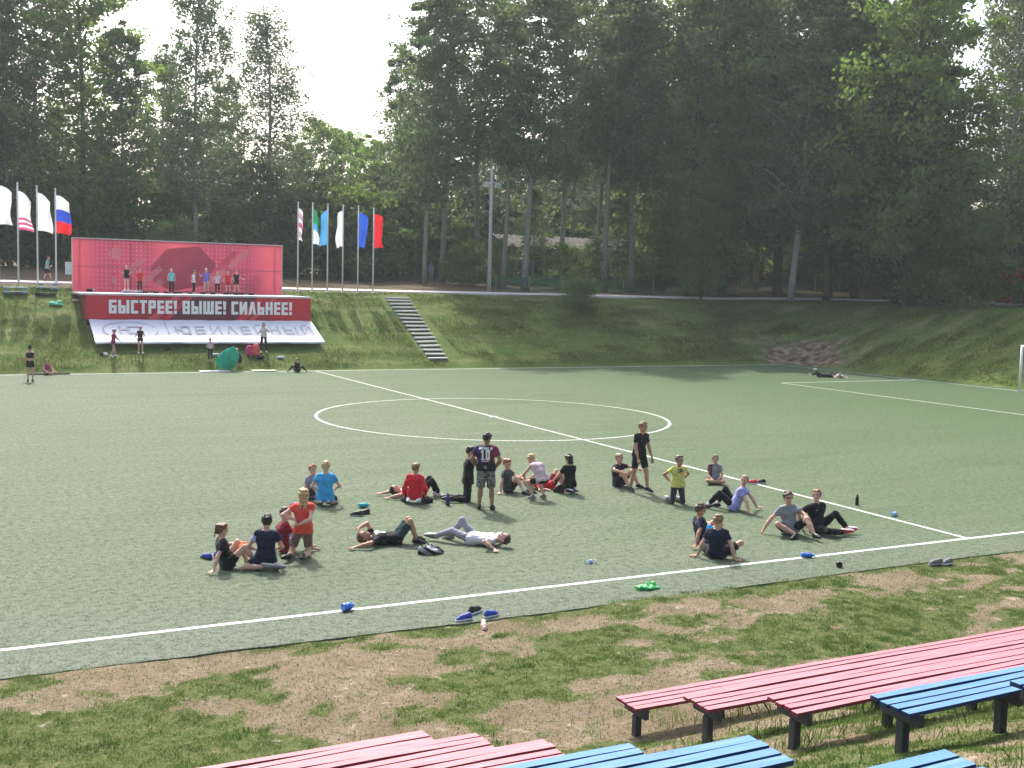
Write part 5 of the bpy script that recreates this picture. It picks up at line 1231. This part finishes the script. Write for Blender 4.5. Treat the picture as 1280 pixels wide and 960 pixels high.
# lying pair
bo, J = person('boy in black lettered jersey lying on his back with both knees up', (8.12, 20.30), 76, 1.72, dict(lie=1, pel=(0, 0, .105), spine=(0, -1, .05), LF=(-.08, .42, .08), RF=(.12, .36, .08), LK=(-.05, .1, 1), RK=(.1, .1, 1), LH=(-.16, -.72, .30), LE=(-.5, -.5, 1), RH=(.32, -.86, .05), RE=(1, .2, .2), look=(.25, .1, 1), neck=(0, -1, .15), ldir=(1, -.2, -.3)), Tee(c_black), dict(k='shorts', m=c_teal, len=.85), (s_black, s_sole), (h_aub, 'short'), 1)
for t_, v, sz in (('BIG', .40, (.19, .085)), ('ЕВ', .29, (.16, .085))): print_on(bo, J, stroke_text('СИБ' if t_ == 'BIG' else t_, *sz, .24, .2), 0, v, False, let_w, 'shirt_lettering')
person('boy in white tee and light grey trousers lying with his head to the right', (9.50, 19.75), -68, 1.72, dict(lie=1, pel=(0, 0, .105), spine=(0, -1, .05), LF=(-.10, .78, .08), RF=(.12, .52, .08), LK=(0, .1, 1), RK=(.1, .1, 1), LH=(-.42, -.62, .04), LE=(-1, 0, .1), RH=(.36, -.2, .04), RE=(1, 0, .1), look=(-.35, .1, 1), neck=(0, -1, .18)), Tee(c_white), dict(k='pants', m=c_lgrey, len=1.9), (s_grey, s_white), (h_brown, 'short'), 3)
# far corner
F_ = dict(far=True)
person('person in black lying on the turf in the far right corner', (47.9, 51.5), 80, 1.65, dict(lie=1, pel=(0, 0, .10), spine=(0, 1, .04), LF=(-.12, -.78, .12), RF=(.12, -.55, .48), LK=(0, 0, 1), RK=(.1, -1, .2), LT=(0, -.7, .7), RT=(0, -1, .1), LH=(-.3, .8, .05), RH=(.3, .8, .05), look=(0, 1, .1), neck=(0, 1, .4)), Tee(c_black), dict(k='pants', m=c_black, len=1.85), (s_white, s_white), (h_dark, 'short'), 3, **F_)
person('person in white top lying beside the one in black in the far right corner', (48.7, 51.1), 160, 1.6, dict(lie=1, pel=(0, -.2, .10), spine=(.2, 1, .12), LF=(-.14, -.95, .1), RF=(.1, -.9, .1), LT=(0, -1, .1), RT=(0, -1, .1), LH=(-.3, .65, .05), RH=(.35, .6, .05), look=(0, 1, -.1), neck=(0, .7, .8)), Tee(c_white), dict(k='pants', m=c_black, len=1.85), (s_white, s_white), (h_brown, 'short'), 3, **F_)
# far touchline
person('woman with a hair bun in black crop top and skirt standing left on the pitch', (4.40, 57.2), 6, 1.72, dict(LH=(-.30, .02, .84), RH=(.30, .02, .84)), Tee(c_black, sleeve=0, hem=.20, top=.05), dict(k='skirt', m=c_black, len=.55, waist=.1), (s_black, s_black), (h_dark, 'bun'), 0, slim=.92, **F_)
person('girl sitting on a dark mat at the far left touchline', (5.5, 61.0), 150, 1.5, po(SIT, LF=(.1, .3, .07), RF=(-.1, .34, .07), LK=(-1, .3, .3), RK=(1, .3, .3), LH=(-.2, .3, .25), RH=(.2, .3, .25)), Tee(c_mag, sleeve=0), dict(k='shorts', m=c_black, len=.5), None, (h_brown, 'short'), 0, **F_)
person('girl in magenta top and grey cap walking before the banner', (8.95, 63.2, H(8.95, 63.2)), 70, 1.52, dict(LF=(-.1, .16, .085), RF=(.1, -.18, .12), LH=(-.16, .44, .98), RH=(.2, .4, .95), spine=(0, .08, 1)), Tee(c_mag), dict(k='shorts', m=c_mag, len=.4), (s_white, s_white), (hairm('cap_grey', (.25, .2, .22)), 'cap'), 3, slim=.9, **F_)
person('girl in black top and bright pink cap below the left half of the banner', (10.4, 63.6, H(10.4, 63.6)), 165, 1.5, dict(LH=(-.14, .2, 1.02), RH=(.24, .02, .84), LF=(-.12, .08, .085)), Tee(c_black, sleeve=0, hem=.08), dict(k='shorts', m=c_black, len=.4), (s_white, s_white), (hairm('cap_pink', (.62, .05, .25)), 'cap'), 3, slim=.88, **F_)
person('small child in pale tank top and dark leggings under the middle of the banner', (13.95, 62.7, H(13.95, 62.7)), 175, 1.28, dict(LH=(-.12, .2, 1.0), RH=(.16, .18, .98)), Tee(c_lpink, sleeve=0, hem=.0), dict(k='pants', m=c_black, len=1.9), (s_beige, s_white), (h_dark, 'short'), 3, slim=.9, **F_)
person('child in black with a yellowish cap bending to hold the green sheet', (15.35, 61.9), -70, 1.38, dict(pel=(0, -.1, .80), spine=(0, .5, 1), LH=(-.2, .5, .78), RH=(.2, .5, .72), look=(0, 1, -.5), LF=(-.12, .1, .085), RF=(.14, -.15, .085)), Tee(c_black), dict(k='shorts', m=c_black, len=.7), (s_black, s_black), (hairm('cap_khaki', (.33, .30, .12)), 'cap'), 1, **F_)
person('woman in white top and black trousers standing with her hands at her face', (17.15, 63.6, H(17.15, 63.6)), 170, 1.72, dict(LH=(-.10, .2, 1.36), RH=(.08, .22, 1.30), LE=(-1, 0, -1), RE=(1, 0, -1), LF=(-.15, 0, .085), RF=(.15, 0, .085)), Tee(c_white, sleeve=.5, hem=-.02), dict(k='pants', m=c_black, len=1.9), (s_white, s_white), (h_dark, 'bob'), 3, slim=.9, **F_)
person('bare-shouldered person sitting with legs apart at the start of the halfway line', (18.2, 60.55), 178, 1.55, po(SIT, hunch=.09, spine=(0, .25, 1), LF=(-.55, .42, .08), RF=(.55, .42, .08), LH=(-.2, .36, .15), RH=(.2, .36, .15), look=(0, 1, -.8)), Tee(c_black, sleeve=0, hem=.1), dict(k='pants', m=c_black, len=1.8), (s_black, s_black), (h_brown, 'short'), 3, **F_)
# on the stage
Z = ZD; gS = None
person('kid in black tank top standing on a step platform at the left of the stage', (10.75, 70.4, Z + .16), 172, 1.46, dict(LH=(-.36, .1, 1.25), RH=(.36, .1, 1.25), LE=(-.6, -.2, -1), RE=(.6, -.2, -1)), Tee(c_black, sleeve=0, hem=-.04), dict(k='shorts', m=c_black, len=.3), (s_white, s_white), (h_blond, 'short'), 3, slim=.9, **F_)
person('kid in red tee and black trousers second from the left on the stage', (11.5, 70.4, Z), 172, 1.42, dict(LH=(-.16, .16, .95), RH=(.16, .16, .95)), Tee(c_red), dict(k='pants', m=c_black, len=1.9), (s_black, s_black), (h_brown, 'short'), 0, **F_)
person('kid in turquoise tee and black leggings on the stage', (13.36, 70.5, Z), 168, 1.5, dict(LH=(-.24, .04, .86), RH=(.24, .04, .84)), Tee(c_tealp), dict(k='pants', m=c_black, len=1.9), (s_white, s_white), (h_blond, 'pony'), 3, slim=.92, **F_)
person('kid in white tee turned sideways at the middle of the stage', (14.66, 70.5, Z), 110, 1.42, dict(LH=(-.18, .1, .86), RH=(.2, .1, .86)), Tee(c_white), dict(k='pants', m=c_black, len=1.9), (s_white, s_white), (h_dark, 'short'), 0, slim=.9, **F_)
person('girl in purple-blue top raising both arms on the stage', (15.5, 70.8, Z), 175, 1.56, dict(LH=(-.24, .12, 1.32), RH=(.46, .2, 1.36), LE=(-.6, 0, -1), RE=(.6, 0, -1), LF=(-.14, 0, .085), RF=(.14, 0, .085)), Tee(c_purp), dict(k='shorts', m=c_lpink, len=.5), (s_white, s_white), (h_blond, 'bun'), 3, slim=.92, **F_)
person('small girl in pale pink tee and black leggings in front of the purple-topped girl', (16.0, 70.0, Z), 175, 1.36, dict(LH=(-.34, .1, 1.05), RH=(.34, .1, 1.05), LE=(-.6, 0, -1), RE=(.6, 0, -1)), Tee(c_lpink), dict(k='pants', m=c_black, len=1.9), (s_white, s_white), (h_lbr, 'pony'), 3, slim=.9, **F_)
person('kid in red tee and red shorts near the right end of the line on stage', (16.72, 70.3, Z), 165, 1.44, dict(LH=(-.2, .16, .92), RH=(.36, .1, .9), LF=(-.1, .16, .085), RF=(.1, -.1, .085)), Tee(c_red, hem=-.04), dict(k='shorts', m=c_red, len=.55), (s_black, s_black), (h_lbr, 'short'), 3, slim=.92, **F_)
person('kid in black top with one arm out, last on the right of the stage', (17.2, 70.2, Z), 160, 1.5, dict(LH=(-.62, .1, 1.02), LE=(-.3, 0, -1), RH=(.18, .2, .92), LF=(-.18, .05, .085), RF=(.12, -.12, .085)), Tee(c_black, sleeve=.3), dict(k='shorts', m=c_black, len=.5), (s_black, s_black), (h_brown, 'short'), 3, slim=.92, **F_)
# in the wood edge
person('person in turquoise tee walking on the path behind the left flagpoles', (7.0, 77.2, H0(7, 77.2) + .07), 100, 1.6, dict(LF=(-.1, .24, .085), RF=(.1, -.22, .11), LH=(-.24, -.12, .85), RH=(.24, .18, .86), spine=(0, .1, 1)), Tee(c_tealp), dict(k='shorts', m=c_black, len=.9), (s_black, s_black), (h_dark, 'short'), 0, **F_)
person('person in violet top standing among the trunks left of the floodlight post', (39.2, 91.0, H(39.2, 91.0)), 150, 1.7, dict(), Tee(c_viol), dict(k='pants', m=c_lgrey, len=1.9), (s_grey, s_white), (h_brown, 'short'), 0, **F_)

# ------------------------------------------------------------------ small things lying about
def bottle(loc, label, mat, capm, h=.24, r_=.035, lying=None, cat='bottle', label_m=None):
    o = empty('drink_bottle', loc); tag(o, label, cat)
    rot = Matrix.Identity(3)
    if lying is not None: rot = Matrix.Rotation(R(lying), 3, 'Z') @ Matrix.Rotation(R(90), 3, 'Y'); o.location.z += r_
    prof = [(r_*.9, 0), (r_, h*.04), (r_, h*.30), (r_*.93, h*.34), (r_, h*.38), (r_, h*.62), (r_*.8, h*.76), (r_*.42, h*.86), (r_*.42, h*.90)]
    MB().lathe(prof, 14, mat=rot).build('bottle_body', mat, o)
    MB().lathe([(r_*.5, h*.902), (r_*.52, h*.91), (r_*.52, h*.985), (r_*.45, h)], 12, mat=rot).build('bottle_cap', capm, o)
    if label_m: MB().lathe([(r_*1.02, h*.40), (r_*1.02, h*.60)], 14, mat=rot).build('bottle_wrap', label_m, o)
    return o
pl_blue = simple('plastic_blue', (.03, .14, .55), .25, .1, 8, 0, 5, 0, .6); pl_navy = simple('plastic_navy', (.02, .03, .14), .25, .1, 8, 0, 5, 0, .6); pl_black = simple('plastic_black', (.012, .012, .014), .3, .1, 8, 0); pl_white = simple('plastic_white', (.66, .68, .70), .3, .05, 8, 0); pl_teal = simple('plastic_teal', (.03, .36, .40), .35, .1, 8, 0); pl_lb = simple('plastic_pale_blue', (.24, .46, .70), .25, .1, 8, 0, 5, 0, .6)
m = N('plastic_clear'); m.col((.85, .9, .93)); m.rough(.08, .5); m.b.inputs['Transmission Weight'].default_value = .85; m.b.inputs['IOR'].default_value = 1.2; pl_clear = m.m
bottle((5.66, 16.33, .004), 'squat dark blue bottle with pale cap lying on the near touchline', pl_blue, pl_lb, .22, .062, lying=20)
bottle((10.72, 17.5, 0), 'clear plastic bottle with pale blue label lying on the turf', pl_clear, pl_white, .26, .036, lying=10, label_m=pl_lb)
bottle((14.90, 16.42, .004), 'bright blue bottle lying on the near touchline by the navy-shirted boy', pl_blue, pl_lb, .27, .045, lying=-35)
bottle((19.66, 18.7, 0), 'pale blue bottle lying beside the halfway line near its end', pl_lb, pl_navy, .26, .05, lying=25)
bottle((19.88, 20.05, 0), 'black bottle standing upright beyond the halfway line', pl_black, pl_black, .26, .042)
bottle((10.62, 23.45, 0), 'tall navy tumbler standing behind the kneeling person in black', pl_navy, pl_navy, .28, .05)
bottle((8.62, 23.85, 0), 'teal bottle lying beside the dark shoes', pl_teal, pl_lb, .26, .055, lying=5)
bottle((15.02, 15.5, 0), 'small black flask lying on the run-off strip right of the blue bottle', pl_black, pl_black, .15, .055, lying=60)

def shoe(loc, rz, label, top, sole, size=.26, roll=0, group=None):
    S_ = Sdf(.009, .02); k = size/.26
    S_.cone((0, -.09, .05), (0, -.07, .09), .038, .034); S_.cone((0, -.09, .045), (.006, .05, .042), .038, .04); S_.cone((.006, .05, .042), (.004, .115, .032), .04, .026); S_.cone((0, -.03, .07), (.004, .05, .055), .034, .03)
    S_.cone((0, -.075, .125), (0, -.03, .12), .026, .026, neg=True)
    V_, F_ = S_.mesh(); V_ = V_*k; V_[:, 2] = np.maximum(V_[:, 2], .006); mm = Multi(); mm.add(V_, F_); me_ = mm.mesh('shoe')
    o = empty('sports_shoe', loc, R(rz)); o.rotation_euler = (0, R(roll), R(rz)); tag(o, label, 'shoe', group)
    link('upper', me_, o, [top])
    S_ = Sdf(.009, .015); S_.cone((0, -.09, .02), (.004, .05, .02), .043, .045, [((0, 0, .028), (0, 0, 1))]); S_.cone((.004, .05, .02), (.004, .115, .02), .045, .034, [((0, 0, .028), (0, 0, 1))])
    V_, F_ = S_.mesh(); V_ = V_*k; V_[:, 2] = np.maximum(V_[:, 2], 0); mm = Multi(); mm.add(V_, F_); link('sole', mm.mesh('sole'), o, [sole]); return o
shoe((7.52, 15.5, 0), -60, 'black shoe nearest the turf in the heap of shoes at the turf edge', s_black, s_white, .30)
shoe((7.20, 15.2, 0), 100, 'blue shoe at the left of the heap at the turf edge', s_blue, s_white, .27)
shoe((7.66, 15.22, 0), -75, 'blue shoe at the right of the heap at the turf edge', s_blue, s_white, .27)
shoe((7.36, 14.85, H(7.36, 14.85)), 160, 'beige shoe lying on the dirt in front of the heap', s_beige, s_beige, .25)
shoe((4.48, 20.42, 0), 30, 'dark blue shoe behind the girl leaning back', s_blue, s_black, .27)
shoe((4.68, 20.52, 0), -15, 'dark blue shoe with grey sole right of its twin behind the girl leaning back', s_blue, s_sole, .27)
shoe((8.28, 23.05, 0), 70, 'dark navy shoe with its toe to the left near the teal bottle', s_black, s_sole, .28)
shoe((8.50, 23.15, 0), 110, 'dark navy shoe leaning on its twin near the teal bottle', s_black, s_black, .28)
shoe((16.95, 14.98, .0), 80, 'grey shoe at the edge of the turf on the right', s_grey, s_sole, .29)
shoe((17.18, 14.92, .0), 100, 'grey shoe just right of its twin at the turf edge', s_grey, s_white, .29)
shoe((19.35, 23.3, 0.004), 60, 'dark red shoe on the halfway line', s_red, s_white, .28)
shoe((19.60, 23.25, 0.004), 75, 'black shoe beside the dark red one on the halfway line', s_black, s_white, .28)
shoe((7.36, 24.5, 0), 50, 'purple-blue shoe beside the hand of the child in light grey', s_blue, s_black, .26)
shoe((11.62, 20.6, 0), 50, 'white shoe hidden left of the jersey man', s_white, s_white, .2) if False else None
shoe((16.05, 21.95, 0), 160, 'white shoe standing behind the boy in yellow', s_white, s_white, .27)
shoe((14.42, 24.35, 0), 60, 'pale shoe beside the lying child with red shorts', s_white, s_sole, .27)

def lumps(name, label, cat, loc, balls, mats, disp=.006, seed=1., h=.014, split=None, k=.03, freq=30):
    S_ = Sdf(h, k)
    for a, b, ra, rb in balls: S_.cone(a, b, ra, rb)
    V_, F_ = S_.mesh(disp, freq, seed); V_[:, 2] = np.maximum(V_[:, 2], 0); mm = Multi(); mm.add(V_, F_); me_ = mm.mesh(name)
    o = link(name, me_, None, mats); o.location = loc; tag(o, label, cat)
    if split: me_.polygons.foreach_set('material_index', split(V_[np.asarray(F_)].mean(1)).astype(np.int32))
    return o
lumps('plastic_bag', 'crumpled bright green plastic bag on the run-off strip', 'bag', (10.82, 15.62, 0), [((-.15, 0, .03), (.12, .02, .04), .05, .06), ((-.05, -.05, .03), (.17, -.03, .02), .04, .03), ((-.2, .03, .02), (0, .06, .05), .03, .04)], [simple('bag_green', (.10, .55, .16), .4, .25, 9, .3, 30)], .018, 2., .01, freq=45)
lumps('sports_bag', 'crumpled black and grey bag beside the lying boys', 'bag', (8.42, 19.3, 0), [((-.2, 0, .05), (.12, .02, .07), .07, .08), ((-.05, -.07, .04), (.18, -.05, .04), .06, .05), ((-.1, .08, .1), (.02, .03, .13), .03, .035)], [c_lgrey, c_black], .02, 1.3, .012, split=lambda c: (np.sin(c[:, 0]*26+c[:, 2]*40) > .1), freq=26)
MB().tube([(-.14, .1, .12), (-.2, .22, .26), (-.12, .24, .30), (.0, .1, .14)], .012, 6).build('strap', c_black, bpy.data.objects['sports_bag'])
lumps('pink_bag', 'coral red rucksack standing at the feet of the woman in white', 'bag', (16.45, 63.2, H(16.45, 63.2)), [((-.22, 0, .2), (-.22, .05, .48), .17, .16), ((.16, 0, .18), (.18, .02, .54), .21, .18)], [simple('bag_coral', (.66, .10, .08), .6, .2, 4, .3), c_hot], .02, .7, .03, split=lambda c: (c[:, 0] < -.1), freq=12)
lumps('black_bag', 'small black bag at the foot of the coral rucksack', 'bag', (16.75, 62.85, H(16.75, 62.85)), [((-.12, 0, .1), (.14, 0, .1), .12, .12)], [c_black], .01, 3, .025)
o = lumps('green_cloth', 'pale green cloth lying on the bank below the step platforms', 'cloth', (6.75, 69.4, H(6.75, 69.4)), [((-.28, 0, .08), (.2, .05, .12), .12, .14), ((0, -.12, .05), (.32, -.1, .05), .1, .08)], [simple('cloth_mint', (.20, .60, .38), .8, .15, 4, .3)], .03, 4., .03, freq=12)
lumps('orange_cloth', 'orange-white bundle on the grass by the left corner of the stage', 'bundle', (7.85, 69.9, H(7.85, 69.9)), [((-.15, 0, .06), (.12, 0, .08), .08, .09)], [simple('cloth_orange', (.62, .24, .13), .8, .15, 4, .3), c_white], .01, 4., .025, split=lambda c: c[:, 2] > .1)
for k, (x, y, lb) in enumerate(((14.35, 63.3, 'white ball-like bundle right of the small child in pale tank top'), (17.95, 62.9, 'white bundle between the woman in white and the seated person'), (8.5, 63.4, 'white and dark bundle left of the girl in magenta'))):
    lumps('white_bundle', lb, 'bundle', (x, y, H(x, y)), [((-.12, 0, .07), (.12, 0, .07), .08, .09)], [c_white, c_black], .012, k*2., .025, split=(lambda c: c[:, 0] < -.03) if k == 2 else None)
lumps('dark_bag', 'small dark bag on the grass below the middle of the banner', 'bag', (11.9, 63.9, H(11.9, 63.9)), [((-.1, 0, .07), (.1, 0, .07), .08, .08)], [c_black], .01, 3, .025)
lumps('orange_scarf', 'bright orange cloth in the lap of the girl in black', 'cloth', (4.92, 19.62, .30), [((-.03, 0, 0.05), (.05, .03, .12), .035, .03), ((.02, .02, .05), (.06, .06, .02), .03, .02)], [simple('cloth_flame', (.75, .17, .02), .8, .15, 8, .2)], .006, 1, .012)

# green sheet, mats and step platforms
shm = cloth('sheet_green', (.02, .36, .22))
V = []; F = []; nu, nv = 20, 22
for j in range(nv+1):
    for i in range(nu+1):
        u = i/nu*2-1; v = j/nv
        wd = .62*(math.sin(math.pi*(.12 + .80*v)))**.75
        V.append((u*wd - .12 + .16*v, -.28*(1-u*u)*math.sin(math.pi*v*.9) + .03*math.sin(u*7+v*6), .04 + 1.18*v + .10*u*v))
for j in range(nv):
    for i in range(nu): a = j*(nu+1)+i; F.append((a, a+1, a+nu+2, a+nu+1))
n0 = len(V); V += [(a, b_+.02, c_) for a, b_, c_ in V]; F += [tuple(reversed([q+n0 for q in f])) for f in F]
rim = [i for i in range(nu+1)] + [(j+1)*(nu+1)-1 for j in range(1, nv+1)] + [nv*(nu+1)+i for i in range(nu-1, -1, -1)] + [j*(nu+1) for j in range(nv-1, 0, -1)]
for a, b_ in zip(rim, rim[1:]+rim[:1]): F.append((b_, a, a+n0, b_+n0))
o = link('green_sheet', mesh_np('green_sheet', V, F, smooth=True), None, [shm]); o.location = (14.72, 61.75, 0.05); tag(o, 'bulging green sheet held up at the far touchline', 'sheet')
def slab(name, label, cat, loc, a, b, mat, rz=0, group=None):
    mb = MB(); mb.box((-a/2, -b/2, 0), (a/2, b/2, .05)); o = mb.build(name, mat); o.location = loc; o.rotation_euler = (0, 0, rz); bevel(o, .012, 2); tag(o, label, cat, group); return o
slab('exercise_mat', 'dark exercise mat under the girl at the far left touchline', 'mat', (5.6, 61.35, .004), 1.9, .6, c_black, .05)
slab('exercise_mat', 'pale yellow mat on the touchline below the coral rucksack', 'mat', (16.6, 61.5, .012), 1.3, .8, simple('mat_pale', (.60, .62, .42), .8, .1, 3, .1), .05)
slab('exercise_mat', 'white mat on the touchline left of the green sheet', 'mat', (13.9, 61.45, .012), 1.6, .55, simple('mat_white', (.62, .63, .60), .8, .1, 3, .1), .02)
stepb = simple('step_blue', (.12, .30, .52), .6, .1, 4, .1); stepw = simple('step_white', (.62, .64, .66), .6, .08, 4, .1); stepd = simple('step_dark', (.03, .03, .035), .7, .1, 4, .1)
def step_platform(loc, w_, top, base, label, rz=0, group=None, levels=1):
    o = empty('step_platform', loc, rz); tag(o, label, 'step platform', group)
    for k in range(levels):
        z = k*.24
        mb = MB(); mb.box((-w_/2, -.2, z+.095), (w_/2, .2, z+.15)); bevel(mb.build('platform_top', top, o), .015, 2)
        for sg in (-1, 1): mb = MB(); mb.box((sg*w_*.36-.12, -.17, z), (sg*w_*.36+.12, .17, z+.092)); bevel(mb.build('foot', base, o), .01, 1)
    return o
gst = 'step platforms on the stage and the bank'
step_platform((11.05, 70.2, Z), 1.15, stepw, stepb, 'white and blue step platform under the kid in black tank top', 0, gst)
for x, y, lb in ((13.3, 70.25, 'dark step platform behind the turquoise kid'), (14.2, 70.6, 'dark step platform left of the kid in white'), (15.4, 69.9, 'dark step platform below the purple-topped girl'), (16.75, 69.7, 'dark step platform in front of the kid in red shorts'), (17.75, 69.9, 'dark step platform at the right end of the line on stage'), (12.05, 70.0, 'dark step platform right of the kid in red tee')):
    step_platform((x, y, Z), .85, stepd, stepd, lb, 0, gst)
lumps('black_shoebag', 'black bag with a pale flap at the left end of the stage deck', 'bag', (8.9, 71.9, Z), [((-.15, 0, .08), (.1, 0, .08), .09, .1), ((.16, 0, .14), (.2, 0, .16), .05, .05)], [c_black, c_white], .01, 3, .025, split=lambda c: c[:, 0] > .13)
step_platform((4.75, 70.9, H(4.75, 70.9)+.02), 1.25, stepw, stepb, 'stacked blue and white step platforms at the foot of the left flagpoles', 0, gst, 2)
step_platform((6.55, 72.0, H(6.55, 72.0)+.02), 1.1, stepw, stepb, 'stacked blue and white step platforms before the tricolour pole', 0, gst, 2)
step_platform((6.3, 70.8, H(6.3, 70.8)+.02), 1.1, stepd, stepd, 'dark step platform lying on the bank below the blue ones', 0, gst)
# ------------------------------------------------------------------ thin summer haze
hz = MB(); hz.box((-175, -70, -3), (335, 435, 48)); ho = hz.build('haze', [])
m = bpy.data.materials.new('haze_air'); m.use_nodes = True; t_ = m.node_tree
t_.nodes.remove(t_.nodes['Principled BSDF']); pv = t_.nodes.new('ShaderNodeVolumePrincipled')
pv.inputs['Color'].default_value = (.86, .96, .97, 1); pv.inputs['Density'].default_value = .0004; pv.inputs['Anisotropy'].default_value = .25
t_.links.new(pv.outputs[0], t_.nodes['Material Output'].inputs['Volume'])
ho.data.materials.append(m); tag(ho, kind='stuff'); ho['label'] = 'thin pale summer haze in the air over the field'
ho.data.materials[0] = m
